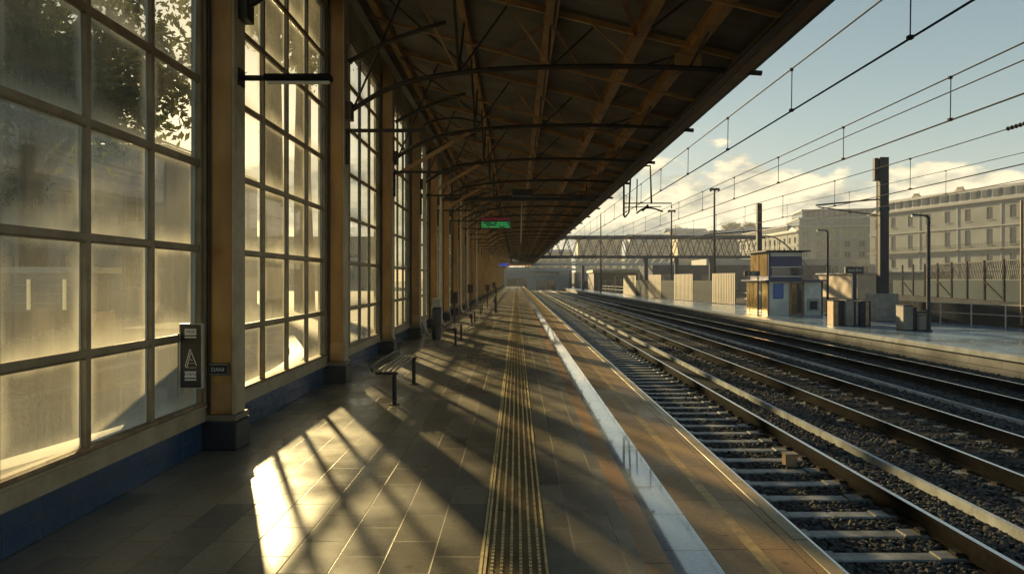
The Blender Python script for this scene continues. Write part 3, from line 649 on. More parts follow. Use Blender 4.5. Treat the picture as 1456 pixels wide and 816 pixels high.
f2 = MB(); f2.box(-.09,.09,-.0235,-.0205,.045,.052); f2.box(-.09,.09,-.0235,-.0205,-.048,-.043); f2.box(-.09,-.085,-.0235,-.0205,-.0425,.0445); f2.box(.085,.09,-.0235,-.0205,-.0425,.0445)
f2.build('border', M['galv'], pl); text('DANI', .05, (-.008,-.0215,-.002), (R(90),0,0), M['sign_white'], pl)

# ------------------------------------------------------------------ benches
def bench(loc, label, L_=1.9, rzz=0):
    t = thing('bench', label, 'bench', loc, rzz, 'slatted benches along the glazed wall')
    for y in (.12, L_-.12):
        lg = MB(); lg.cyl(.06, y, 0, .40, .028); lg.cyl(.06,y,0,.012,.07); lg.build('leg', M['black'], t, smooth=True)
        MB().beam((-.18,y,.395),(.10,y,.395),.05,.03).build('bearer', M['black'], t)
    for k in range(4):
        x = -.15+.07*k; MB().tube(bez([(x,0,.425),(x,L_*.5,.43),(x,L_,.425)],3), .016, 8).build('seat_slat', M['grating'], t, smooth=True)
    bk = MB(); bk.tube(bez([(-.19,0,.43),(-.21,.1,.50),(-.21,L_-.1,.50),(-.19,L_,.43)],5), .014, 8); bk.build('back_rail', M['grating'], t, smooth=True)
    return t
bench((-1.62, 8.62, 0), 'nearest slatted bench standing on two dark posts by the third column')
bench((-1.52, 16.3, 0), 'second slatted bench from the camera, just past the dark litter bin')
bench((-1.58, 23.2, 0), 'third slatted bench, small and far, in front of the bent downpipe')
bench((-1.7, 31.0, 0), 'fourth and farthest slatted bench near the dark post with the hanging cable')

# litter bin
lb = thing('litter_bin', 'tall dark cylindrical litter bin against the wall between far columns', 'bin', (-2.12, 18.2, 0))
MB().cyl(0,0,.03,.82,.125,.13,20).build('drum', M['plinth'], lb, smooth=True); MB().cyl(0,0,.821,.86,.14,.12,20).build('lid', M['black'], lb, smooth=True); MB().cyl(0,0,0,.029,.10,None,20).build('foot', M['black'], lb)

# barrier post with a cable sweeping to the ground
bp = thing('barrier_post', 'slim dark post with a black cable sagging down to the paving', 'post', (-1.0, 33, 0))
MB().cyl(0,0,0,1.25,.07,.05,12).build('post', M['black'], bp, smooth=True); MB().cyl(0,0,0,.03,.16,None,16).build('foot', M['black'], bp)
MB().tube(bez([(0,-.02,.9),(-.12,-2.5,.45),(-.35,-7,.2),(-.6,-12,.03)],8), .022, 8).build('cable', M['black'], bp, smooth=True)
for k, (x, y, h, lab) in enumerate([(-1.95,21.5,1.1,'thin dark post standing between the second and third bench'),(-1.85,27.5,1.3,'dark service post with a box near the far benches'),(-1.6,38,1.2,'dark service post just beyond the post with the hanging cable'),(-1.5,46,1.3,'farthest dark service post along the wall')]):
    q = thing('service_post', lab, 'post', (x,y,0), 0, 'dark service posts on the platform')
    MB().cyl(0,0,0,h,.03).build('post', M['black'], q); MB().box(-.11,.11,-.06,.06,h-.25,h+.1).build('head_box', M['dark'], q, bevel=.01)
ub = thing('utility_box', 'small pale utility box standing by the wall past the litter bin', 'utility box', (-2.35,20.2,0))
MB().box(-.12,.12,-.12,.12,.25,1.0).build('body', M['pipe'], ub, bevel=.01); MB().box(-.14,.14,-.14,.14,1.001,1.03).build('cap', M['galv'], ub)
MB().box(-.1,.1,-.1,.1,0,.249).build('foot', M['black'], ub)

# ------------------------------------------------------------------ hanging things under the canopy
cb = thing('crossbar_speaker', 'dark crossbar spanning the canopy with a box-shaped speaker and pale drop rod', 'crossbar', (0, 24.2, -.82))
MB().box(-2.75, 2.8, -.07, .07, 5.19, 5.33).build('crossbar', M['black'], cb, bevel=.01)
MB().box(-.15,.58,-.16,.16,5.34,5.60).build('speaker_box', M['black'], cb, bevel=.03)
MB().box(-.13,.56,-.17,-.161,5.345,5.365).build('pale_rim', M['galv'], cb)
MB().tube([(.2,0,5.18),(.16,0,3.7)], .022, 8).build('drop_rod', M['pipe'], cb, smooth=True)
for x in (-2.3, 2.5): MB().tube([(x,0,5.33),(x,0,5.75)], .025, 6).build('hanger', M['black'], cb)
M['led_green'] = mat('green_display', (0.0,0.03,0.01), 0.3, emit=(0.03,0.4,0.12), estr=.05)
M['led_green2'] = mat('green_text', (0,.02,0), .3, emit=(0.1,0.9,0.2), estr=.14)
M['led_red'] = mat('red_display', (0.05,0.0,0.0), 0.3, emit=(0.7,0.04,0.08), estr=.025)
M['led_blue'] = mat('blue_display', (0.0,0.0,0.05), 0.3, emit=(0.05,0.12,0.9), estr=.12)
M['led_amber'] = mat('amber_lamp', (0.1,0.03,0.0), 0.3, emit=(1.0,0.35,0.08), estr=.4)
db = thing('departure_board', 'hanging departure board glowing green with a dim red top strip', 'display', (-.78, 26, 3.52))
db.scale = (.6,.6,.6)
MB().box(-1.0,1.0,-.12,.12,0,.72).build('casing', M['sign_black'], db, bevel=.02)
MB().box(-.92,.92,-.126,-.1205,.05,.46).build('green_screen', M['led_green'], db); MB().box(-.92,.92,-.126,-.1205,.52,.68).build('red_strip', M['led_red'], db)
tx = MB(); random.seed(3)
for r_ in range(3):
    x = -.88
    while x < .8:
        w = random.uniform(.05,.16); 
        if random.random() < .7: tx.box(x, x+w, -.130, -.1265, .08+.13*r_, .08+.13*r_+.06)
        x += w+.04
o = tx.build('text_rows', M['led_green2'], db); o['kind'] = 'stuff'
for x in (-.7,.7): MB().tube([(x,0,.72),(x,0,1.2)], .02, 6).build('hanger', M['black'], db)
bs = thing('blue_sign', 'small glowing blue sign hanging deep under the far canopy', 'sign', (-2.2, 108, 3.7))
MB().box(-1.35,.95,-.1,.1,0,.45).build('panel', M['led_blue'], bs); MB().tube([(-.2,0,.451),(-.2,0,2.0)], .04, 6).build('hanger', M['black'], bs)
for k in range(7):
    a = thing('signal_lamp', 'tiny amber lamp in the string hanging under the far canopy end', 'lamp', (-1.0+.55*k, 112, 3.75), 0, 'amber lamps under the far canopy')
    MB().cyl(0,0,0,.16,.10,.10,10).build('lens', M['led_amber'], a); MB().tube([(0,0,.161),(0,0,1.5)], .02, 5).build('hanger', M['black'], a)

# ------------------------------------------------------------------ catenary
def caten(fn, hm, hc, label, haux=None, y0=2.0, ph=0.0, sag=0.18, step=3.4):
    t = thing('overhead_line', label, 'overhead line', (0,0,0), 0, 'overhead lines above the tracks')
    yy = np.arange(y0, 181, 3.0)
    def zc(y, h): return h + sag*(((y+9) % 54)/27-1)**2
    MB().tube([(fn(y), y, hc) for y in yy], .0145, 5).build('contact_wire', M['wire'], t)
    MB().tube([(fn(y), y, zc(y,hm)) for y in yy], .0125, 5).build('messenger_wire', M['wire'], t)
    if haux: MB().tube([(fn(y), y, haux) for y in yy], .0105, 5).build('auxiliary_wire', M['wire'], t)
    y = y0+ph
    while y < 100:
        d = MB(); d.tube([(fn(y),y,hc),(fn(y)+.01,y,zc(y,hm))], .008, 5); d.box(fn(y)-.03,fn(y)+.03,y-.03,y+.03,hc-.01,hc+.035); d.box(fn(y)-.025,fn(y)+.025,y-.025,y+.025,zc(y,hm)-.03,zc(y,hm)+.015)
        d.build('dropper', M['wire'], t); y += step
    return t
caten(lambda y: 4.62, 5.12, 4.42, 'overhead line above the nearest track, closest to the canopy edge', ph=6.0, y0=2.0, sag=.05, step=3.45)
caten(lambda y: t2(y)+.15, 4.85, 4.16, 'overhead line above the middle track with an extra auxiliary wire', haux=4.62, ph=5.4, sag=.1, step=3.6)
caten(lambda y: t3(y), 4.85, 4.02, 'overhead line above the farthest track', ph=8, sag=.2, step=4.2)
caten(lambda y: 17.6-.022*y, 5.85, 4.95, 'overhead line hanging above the opposite platform', ph=17.5, sag=.4, step=7.5)
# insulator
ins = thing('insulator', 'dark ribbed insulator hung in the wire at the right edge', 'insulator', (10.66, 14.3, 4.86))
b = MB(); b.tube([(0,-.42+.06*k,0) for k in range(16)], [.05 if k % 2 else .022 for k in range(16)], 8); b.build('body', M['black'], ins)
# bracket frame hanging off the eave
hb = thing('catenary_bracket', 'black rectangular hanger frame with curved registration arm below the canopy edge', 'bracket', (0, 23.0, 0))
b = MB(); r = .035
b.tube([(3.63,0,5.0),(3.63,0,3.75),(3.68,0,3.68)], .035, 8); b.tube([(3.86,0,5.15),(3.80,0,3.85),(3.68,0,3.70)], .028, 8); b.tube([(4.08,0,4.98),(4.06,0,3.9)], .02, 6)
b.tube([(3.3,0,5.40),(4.52,0,5.42),(4.56,0,4.16)], .033, 8); b.build('frame', M['wire'], hb, smooth=True)
b = MB(); b.tube([(3.63,0,4.16),(5.24,0,4.16),(5.24,0,3.98)], .022, 6); b.build('cross_arm', M['wire'], hb, smooth=True)
b = MB(); b.tube([(3.63,0,4.02),(4.9,0,4.05)], .018, 6); b.build('lower_rod', M['wire'], hb, smooth=True)
b = MB(); b.tube(bez([(4.05,0,3.82),(4.3,0,3.98),(4.6,0,3.99),(4.95,0,3.88)],5), .028, 8); b.tube([(4.25,-.02,3.9),(4.45,0,4.1)], .04, 6); b.build('registration_arm', M['wire'], hb, smooth=True)

# ------------------------------------------------------------------ kiosk on the far platform
kz = -.45
kk = thing('platform_kiosk', 'small two-storey kiosk with off-white panels, navy bands and side glass coloured sunlit gold', 'kiosk', (14.4, 39, kz))
MB().box(.03, 3.1, .03, 3.7, 0, 1.93).build('wall', M['offwhite'], kk)
MB().box(-.25, 3.35, -.25, 3.95, 1.931, 2.02).build('roof', M['navy'], kk, bevel=.01)
MB().box(.03, 1.95, .03, 3.0, 2.021, 3.62).build('upper_storey', M['navy'], kk)
MB().box(-.2, 2.35, -.25, 3.3, 3.621, 3.70).build('upper_roof', M['steel_dark'], kk, bevel=.01)
for x in (-.0, 3.06): MB().box(x, x+.07, -.0, .05, 0, 1.93).build('corner_post', M['steel_dark'], kk)
d = MB().box(1.30, 2.0, -.01, .03, 0.04, 1.86).build('door', M['wood_brown'], kk); MB().box(1.38,1.62,-.02,-.0105,.15,1.78).build('door_pane', M['painted_sun_glass'], d); MB().box(1.67,1.92,-.02,-.0105,.15,1.78).build('door_pane', M['glass'], d); MB().box(1.22,1.29,-.03,.03,0,1.92).build('door_frame', M['tan_panel'], d)
MB().box(2.001,2.06,-.03,.03,0,1.92).build('door_frame', M['wood_brown'], d)
sn = MB().box(.30, .88, -.02, .028, .95, 1.82).build('blue_notice', M['sign_blue'], kk)
nl = MB()
for k, (a, w) in enumerate(((.38,.3),(.5,.3),(.4,.36),(.38,.42),(.38,.4))): nl.box(a, a+w, -.026, -.0205, 1.68-.15*k, 1.705-.15*k)
nl.build('notice_lines', mat('pale_blue_text', (.25,.4,.65), .5), sn)
MB().box(2.25,2.95,-.012,.028,.25,.95).build('lower_panel', M['galv'], kk); vg = MB(); [vg.box(2.4,2.8,-.02,-.0125,.35+.07*q,.38+.07*q) for q in range(6)]; v0 = MB().box(2.38,2.82,-.018,-.0122,.33,.80).build('vent', M['steel_dark'], kk)
MB().box(1.95,1.975,-.07,-.0105,.95,1.08).build('door_handle', M['galv'], d); MB().box(2.3,2.6,-.03,.028,1.2,1.6).build('timetable', M['sign_white'], kk)
# side glazing facing the tracks
for k, (a, c_) in enumerate(((.12,.95),(1.05,1.6),(1.7,2.4),(2.5,3.0),(3.1,3.6))):
    MB().box(-.0, .028, a, c_, .06, 1.86).build('side_pane', M['painted_sun_glass'] if k in (0,2,3,4) else M['glass'], kk)
MB().box(.0,.028,.15,1.4,2.25,3.5).build('upper_side_pane', M['painted_sun_glass'], kk); MB().box(.0,.028,1.5,2.9,2.25,3.5).build('upper_side_pane', M['painted_sun_glass'], kk)
MB().box(.15,1.9,-.01,.028,3.36,3.58).build('fascia_panel', M['offwhite'], kk)
MB().box(.15,1.9,-.02,.028,2.80,3.35).build('navy_band', M['navy'], kk)
w_ = MB().box(.22,1.86,.0,.028,2.25,2.72).build('upper_window', M['glass'], kk); MB().box(.15,1.9,-.03,.028,2.721,2.78).build('window_head', M['offwhite'], w_); MB().box(.15,1.9,-.03,.028,2.18,2.245).build('window_sill', M['offwhite'], w_)
ks = thing('station_sign', 'dark hanging sign just left of the kiosk roof', 'sign', (13.55, 39.5, kz)); MB().box(-.35,.55,-.05,.05,2.25,2.52).build('panel', M['sign_black'], ks); MB().cyl(.45,0,0,2.249,.04).build('post', M['black'], ks); text('C ZO', .2, (.08,-.052,2.385), (R(90),0,0), M['sign_white'], ks)

# bins
def bins(loc, label, panels, w, dpt, h):
    t = thing('recycling_bins', label, 'bin', loc, 0, 'boxy bins on the opposite platform')
    x = 0
    for k, (pw, ph, m, yo) in enumerate(panels):
        o = MB().box(x, x+pw-.012, yo, yo+dpt, 0.03, ph).build('bin_body', M[m], t, bevel=.015)
        MB().box(x-.008, x+pw-.004, yo-.01, yo+dpt+.01, ph+.001, ph+.035).build('lid', M['steel_dark'], o)
        x += pw
    MB().box(.02, x-.03, .03, dpt, 0, .029).build('foot', M['black'], t); return t
bins((13.95, 30, kz), 'cluster of tan, navy and grey boxy bins left of the big mast', [(.24,1.08,'tan_panel',0),(.26,1.08,'steel_dark',.02),(.36,1.12,'concrete',-.12),(.14,1.05,'steel_dark',0),(.12,1.05,'galv',0),(.26,1.06,'steel_dark',-.1),(.16,1.06,'tan_panel',-.08),(.12,1.06,'steel_dark',0)], 1.7, .6, 1.1)
bins((15.5, 27.3, kz), 'pair of grey and beige concrete bins at the foot of the arched lamp post', [(.40,.98,'concrete',0),(.18,.9,'steel_dark',.05),(.48,.62,'concrete',-.1)], 1.1, .55, .9)
sp_ = thing('platform_sign_post', 'black name sign on a grey post behind the recycling bins', 'sign', (15.45, 31.2, kz)); MB().box(-.08,.1,-.06,.06,0,2.3).build('post', M['steel_blue'], sp_); MB().box(-.42,.42,-.08,.08,2.301,2.62).build('panel', M['sign_black'], sp_, bevel=.02); text('nocé Ziro', .15, (0,-.082,2.46), (R(90),0,0), M['sign_white'], sp_)
# big mast
ms = thing('catenary_mast', 'huge dark square catenary mast on a stepped concrete base', 'mast', (18.1, 33.7, kz))
MB().box(-.6,.55,-.45,.5,0,1.35).build('base', M['concrete'], ms, bevel=.03)
b = MB(); b.box(-.22,.22,-.18,-.14,1.351,8.05); b.box(-.22,.22,.14,.18,1.351,8.05); b.box(-.03,.03,-.139,.139,1.351,8.05); b.box(-.2,-.17,-.139,.139,1.4,8.0); b.build('shaft', M['steel_dark'], ms)
MB().box(-.24,.24,-.20,.20,5.4,5.6).build('collar', M['steel_blue'], ms); MB().box(-.44,-.24,-.12,.12,6.9,8.02).build('counterweight', M['steel_dark'], ms, bevel=.02)
MB().tube([(-.22,0,6.0),(-3.3,0,5.7)], .04, 8).build('cantilever', M['steel_dark'], ms); MB().tube([(-.22,0,5.2),(-3.2,0,5.62)], .03, 8).build('strut', M['steel_dark'], ms)
m2 = thing('catenary_mast', 'dark mast rising behind the kiosk', 'mast', (17.8, 50, kz)); MB().box(-.17,.17,-.17,.17,0,7.6).build('shaft', M['steel_dark'], m2, bevel=.02); MB().box(-.3,.3,-.3,.3,0,.4).build('base', M['concrete'], m2)
MB().tube([(-.2,0,5.6),(-4.0,0,5.3)], .05, 6).build('cantilever', M['steel_dark'], m2)
# lamp posts
def lamp(loc, label, h, arm, rr=.06):
    t = thing('platform_lamp_post', label, 'lamp post', loc, 0, 'arched lamp posts on the opposite platform')
    MB().tube([(0,0,0),(0,0,h-.12),(-.04,0,h-.03),(-.14,0,h)], [rr*1.2,rr,rr*.9,rr*.8], 10).build('pole', M['steel_dark'], t, smooth=True)
    MB().beam((-.12,0,h),(-arm,0,h+.03),.12,.06).build('lamp_head', M['steel_dark'], t); MB().beam((-arm*.55,0,h-.035),(-arm+.02,0,h-.018),.09,.03).build('diffuser', M['white_lamp'], t); MB().cyl(0,0,0,.06,.14).build('foot', M['steel_dark'], t)
lamp((16.2, 26.8, kz), 'arched lamp post rising from the concrete bins', 4.55, .68)
lamp((17.9, 39.2, kz), 'arched lamp post just right of the kiosk', 4.85, .62)
rp = thing('edge_pole', 'slim dark pole at the right edge of view', 'pole', (21.5, 29, kz)); MB().cyl(0,0,0,5.4,.06).build('shaft', M['wood_brown'], rp); MB().cyl(0,0,0,.1,.12).build('foot', M['black'], rp)

# handrail along the back of the far platform
hr = thing('platform_handrail', 'pale metal handrail along the back of the opposite platform', 'handrail', (0,0,kz))
pts = [(interp(P2B,y)-.15, y) for y in (20,22,24,26,27.6,29.2,30.8,32.4,34)]
for x, y in pts: MB().cyl(x,y,0,.95,.03).build('post', M['pipe'], hr)
for z in (.5,.94): MB().tube([(x,y,z) for x,y in pts], .02, 6).build('rail', M['pipe'], hr)
# noise barrier
lw = MB(); ysl = (18,22,26,30,34,39,45,52)
lw.sweep([(interp(P2B,y)+.35, y, -1.3) for y in ysl], [(0,0),(.25,0),(.25,1.78),(0,1.78)])
tag(lw.build('low_wall', M['matte_dark']), 'low dark wall running right behind the pale metal handrail', 'low wall')
nb = thing('noise_barrier', 'long dark glazed noise barrier with a slanted lattice top beyond the opposite platform', 'fence', (0,0,0))
A_, B_ = Vector((31.5,36,0)), Vector((38.7,70,0)); dn = (B_-A_); Ln = dn.length; dn.normalize()
M['bar_glass'] = mat('dark_green_glass', (0.008,0.022,0.034), 0.8, var=.3, vscale=.6, spec=.1)
MB().beam((A_.x,A_.y,-.65),(B_.x,B_.y,-.65),.5,1.4).build('retaining_wall', M['matte_dark'], nb)
nP = 12
for k in range(nP):
    p, q = A_ + dn*(Ln*k/nP), A_ + dn*(Ln*(k+1)/nP)
    MB().beam((p.x,p.y,.8),(q.x,q.y,.8),.05,1.44).build('glass_panel', M['bar_glass'], nb)
    MB().beam((p.x-.06,p.y,.05),(p.x-.06,p.y,3.0),.12,.12).build('post', M['matte_dark'], nb)
    if k % 3 == 1: MB().beam((p.x-.08,p.y,.15),(q.x-.08,q.y,1.45),.06,.08).build('diagonal', M['matte_dark'], nb)
    if k < 9:
        lt = MB(); m_ = 11; s_ = (q-p)/m_
        for j in range(m_):
            a = p + s_*j; e = p + s_*min(m_, j+1.6); lt.beam((a.x,a.y,2.85),(e.x,e.y,1.62),.05,.05); 
        lt.beam((p.x,p.y,2.9),(q.x,q.y,2.9),.08,.08); lt.beam((p.x,p.y,1.56),(q.x,q.y,1.56),.08,.08)
        lt.build('lattice', M['lattice'], nb)
gw = thing('low_building', 'low sunlit ochre building behind the glazed barrier', 'building', (40, 78, 0))
MB().box(-1,9,0,10,-1.3,2.2).build('wall', M['wall_tan'], gw); MB().box(-1.3,9.3,-.3,10.3,2.201,2.35).build('roof', M['slate'], gw)
# panel wall on the far platform and its portal posts
pw = thing('platform_screen_wall', 'row of ribbed beige screens and dark gaps along the far end of the opposite platform', 'screen wall', (0,0,kz))
for k, (ya, yb) in enumerate(((54,58.5),(63,68),(72,77),(84,92))):
    xa, xb = interp(P2B,ya)-.5, interp(P2B,yb)-.5
    b = MB(); nrb = 14
    for j in range(nrb):
        f0, f1 = j/nrb, (j+.55)/nrb; b.beam((xa+(xb-xa)*f0, ya+(yb-ya)*f0, 1.3),(xa+(xb-xa)*f1, ya+(yb-ya)*f1, 1.3),.10,2.5)
    b.beam((xa,ya,1.3),(xb,yb,1.3),.06,2.46); b.build('screen', M['beige_panel'], pw)
    
for ya, yb in ((58.5,63),(68,72),(77,84)):
    xa, xb = interp(P2B,ya)-.5, interp(P2B,yb)-.5
    MB().beam((xa,ya,1.0),(xb,yb,1.0),.05,1.9).build('dark_glazing', M['bar_glass'], pw)
pr = MB()
for y in range(46, 110, 3): pr.beam((interp(P2B,y)-.2,y,.55),(interp(P2B,y+3)-.2,y+3,.55),.04,.05); pr.beam((interp(P2B,y)-.2,y,1.0),(interp(P2B,y+3)-.2,y+3,1.0),.04,.05); pr.box(interp(P2B,y)-.22,interp(P2B,y)-.18,y-.02,y+.02,0,1.0)
fe = pr.build('platform_fence', M['galv'], None, loc=(0,0,kz)); tag(fe, 'thin grey rail fence along the far back of the opposite platform', 'fence')

# floodlight masts
for x, y, h, lab in ((17.0,58.5,9.6,'floodlight mast with lamp cluster, the nearest, beside the footbridge'),(17.3,76,9.5,'shorter looking floodlight mast farther along beside the footbridge'),(12.9,104,12.0,'thin bare mast standing close to the canopy edge beyond the tracks')):
    t = thing('floodlight_mast', lab, 'mast', (x,y,kz), 0, 'tall masts around the footbridge')
    MB().tube([(0,0,0),(0,0,h)], [.14,.07], 8).build('pole', M['steel_dark'], t)
    if y < 100:
        for k in range(5): MB().beam((-.35+.17*k,-.1+.05*(k%2),h+.05+.12*(k%2)),(-.35+.17*k+.1,.15,h+.18),.16,.2).build('floodlight', M['dark'], t)
    else: MB().cyl(0,0,h,h+.3,.03).build('tip', M['steel_dark'], t)

# footbridge (lattice) across the tracks
def lattice(name, y, x0, x1, zb, zt, label, piers, m, step, dep=2.4, deck=True, zbase=-1.0):
    t = thing(name, label, 'footbridge' if deck else 'gantry', (0,y,0))
    MB().box(x0,x1,-.15,.15,zt-.42,zt).build('top_chord', m, t); MB().box(x0,x1,-.15,.15,zb,zb+.42).build('bottom_chord', m, t)
    if dep: MB().box(x0,x1,dep-.15,dep+.15,zt-.42,zt).build('rear_top_chord', m, t); MB().box(x0,x1,.151,dep+.15,zb+.1,zb+.35).build('deck', m, t)
    for yo in ((0, dep) if dep else (0,)):
        wb = MB(); x = x0; up = True
        while x < x1-step:
            a, c_ = (zb+.42, zt-.42) if up else (zt-.42, zb+.42)
            wb.beam((x,yo,a),(x+step,yo,c_),.1,.12,up=(0,1,0)); x += step; up = not up
        wb.build('lattice_web', m, t)
    for px in piers: MB().box(px-.28,px+.28,-.3,.3,zbase,zb).build('pier', M['steel_blue'], t); 
    return t
lattice('footbridge', 100, -3.2, 36.5, 4.65, 8.0, 'long blue-grey lattice footbridge crossing above all tracks', [19.0, 23.5, 28.6], M['steel_blue'], .82)
lattice('signal_gantry', 135, -2, 34, 4.3, 6.2, 'nearer of the two pale lattice gantries beyond the footbridge', [13.2, 33], M['galv'], .8, dep=0, deck=False)
lattice('signal_gantry', 168, -4, 40, 3.8, 6.0, 'farther pale lattice gantry close to the end hall', [13.4, 39], M['galv'], 1.0, dep=0, deck=False)
st = thing('bridge_staircase', 'steel staircase with arched rail going down from the right end of the footbridge', 'staircase', (36.5,100,0))
MB().beam((0,0,5),(9,0,-.8),.3,.4).build('stringer', M['steel_blue'], st); MB().beam((0,2,5),(9,2,-.8),.3,.4).build('stringer', M['steel_blue'], st)
b = MB(); b.tube(bez([(0,0,8),(2,0,7.4),(5,0,4.8),(9,0,.4)],5), .1, 6)
for k in range(12): b.tube([(.7*k,0,5.1-.45*k),(.7*k,0,7.9-.42*k-(.05*k*k)*.2)], .05, 4)
b.build('handrail', M['steel_blue'], st); b = MB(); [b.box(.4*k,.4*k+.35,.1,1.9,4.85-.26*k,4.9-.26*k) for k in range(22)]; b.build('steps', M['steel_blue'], st)

# end hall beyond the platforms
def block(name, label, x0, y0, w, dpt, z0, z1, m, openings, cat='building', roofm=None, parts=None):
    """box building whose front (facing -Y) has real openings"""
    t = thing(name, label, cat, (x0,y0,z0))
    xs = sorted(set([0,w]+[o[0] for o in openings]+[o[1] for o in openings])); zs = sorted(set([0,z1-z0]+[o[2] for o in openings]+[o[3] for o in openings]))
    b = MB()
    for i in range(len(xs)-1):
        for j in range(len(zs)-1):
            cx, cz = (xs[i]+xs[i+1])/2, (zs[j]+zs[j+1])/2
            if any(o[0]<cx<o[1] and o[2]<cz<o[3] for o in openings): continue
            b.face([(xs[i],0,zs[j]),(xs[i+1],0,zs[j]),(xs[i+1],0,zs[j+1]),(xs[i],0,zs[j+1])])
    h = z1-z0
    b.face([(0,0,0),(0,dpt,0),(0,dpt,h),(0,0,h)]); b.face([(w,0,0),(w,dpt,0),(w,dpt,h),(w,0,h)]); b.face([(0,dpt,0),(w,dpt,0),(w,dpt,h),(0,dpt,h)]); b.face([(0,0,h),(w,0,h),(w,dpt,h),(0,dpt,h)])
    rd = .3
    for o in openings:
        a,c_,e,f = o[:4]
        for q in ([(a,0,e),(a,rd,e),(a,rd,f),(a,0,f)],[(c_,0,e),(c_,rd,e),(c_,rd,f),(c_,0,f)],[(a,0,e),(c_,0,e),(c_,rd,e),(a,rd,e)],[(a,0,f),(c_,0,f),(c_,rd,f),(a,rd,f)]): b.face(q)
    b.build('wall', m, t)
    fm = {}
    for o in openings:
        key = (round(o[1]-o[0],2), round(o[3]-o[2],2))
        if key not in fm:
            W_, H_ = key; fb = MB(); q = min(.09, W_*.08)
            fb.box(0,q,.2,.28,0,H_); fb.box(W_-q,W_,.2,.28,0,H_); fb.box(q,W_-q,.2,.28,H_-q,H_); fb.box(q,W_-q,.2,.28,0,q); fb.box(W_/2-q*.4,W_/2+q*.4,.2,.28,q,H_-q); fb.box(-.08,W_+.08,-.12,.1,-.14,-.003)
            fm[key] = (fb.mesh('window', M['far_trim']), MB().box(q,W_/2-q*.4-.001,.25,.27,q,H_-q).box(W_/2+q*.4+.001,W_-q,.25,.27,q,H_-q).mesh('pane', M['glass']))
        wv = link('window', fm[key][0], t, (o[0],0,o[2])); link('pane', fm[key][1], wv)
    return t
def grid(w, n, fl, ww, x_in=None):
    out = []; s = w/n
    for k in range(n):
        for (z, hh) in fl: out.append((s*(k+.5)-ww/2, s*(k+.5)+ww/2, z, z+hh))
    return out
M['hall'] = mat('blue_grey_hall', (0.23,0.27,0.30), 0.7, var=.15, vscale=.3)
block('end_hall', 'blue-grey hall with wide dark gates closing the view at the end of the tracks', -4.5, 172, 18.5, 14, -1.3, 4.6, M['hall'], [(2,7.4,.2,3.2),(9.4,14.6,.2,2.6),(8.9,15.5,3.9,4.7)])
block('yard_shed', 'low grey shed right of the end hall', 15.5, 168, 8.5, 14, -1.3, 3.4, M['grey_wall'], [(1,3,.4,2.6),(4,7.2,.4,2.4)])
ys_ = block('depot_shed', 'dark depot shed with a sunlit yellowish roof strip beyond the tracks', 16.5, 145, 9.5, 12, -1.3, 3.0, M['steel_dark'], [(1,4,.3,2.8),(5,8.4,.3,2.8)])
MB().box(-.3,9.8,-.5,12,4.301,4.9).build('roof_strip', M['beige_panel'], ys_)
MB().box(4.2,4.8,-.25,-.05,.2,3.6).build('orange_post', M['tan_panel'], ys_)
block('long_shed', 'long dark blue shed behind the platform screens', 26, 130, 34, 14, -1.3, 4.3, M['steel_blue'], grid(34,8,[(1.2,2.6)],2.6))
block('mid_building', 'broad low grey building below the hill', 46, 165, 44, 14, -1.3, 6.5, M['grey_wall'], grid(44,12,[(1.2,1.8),(4.4,1.8)],1.6))

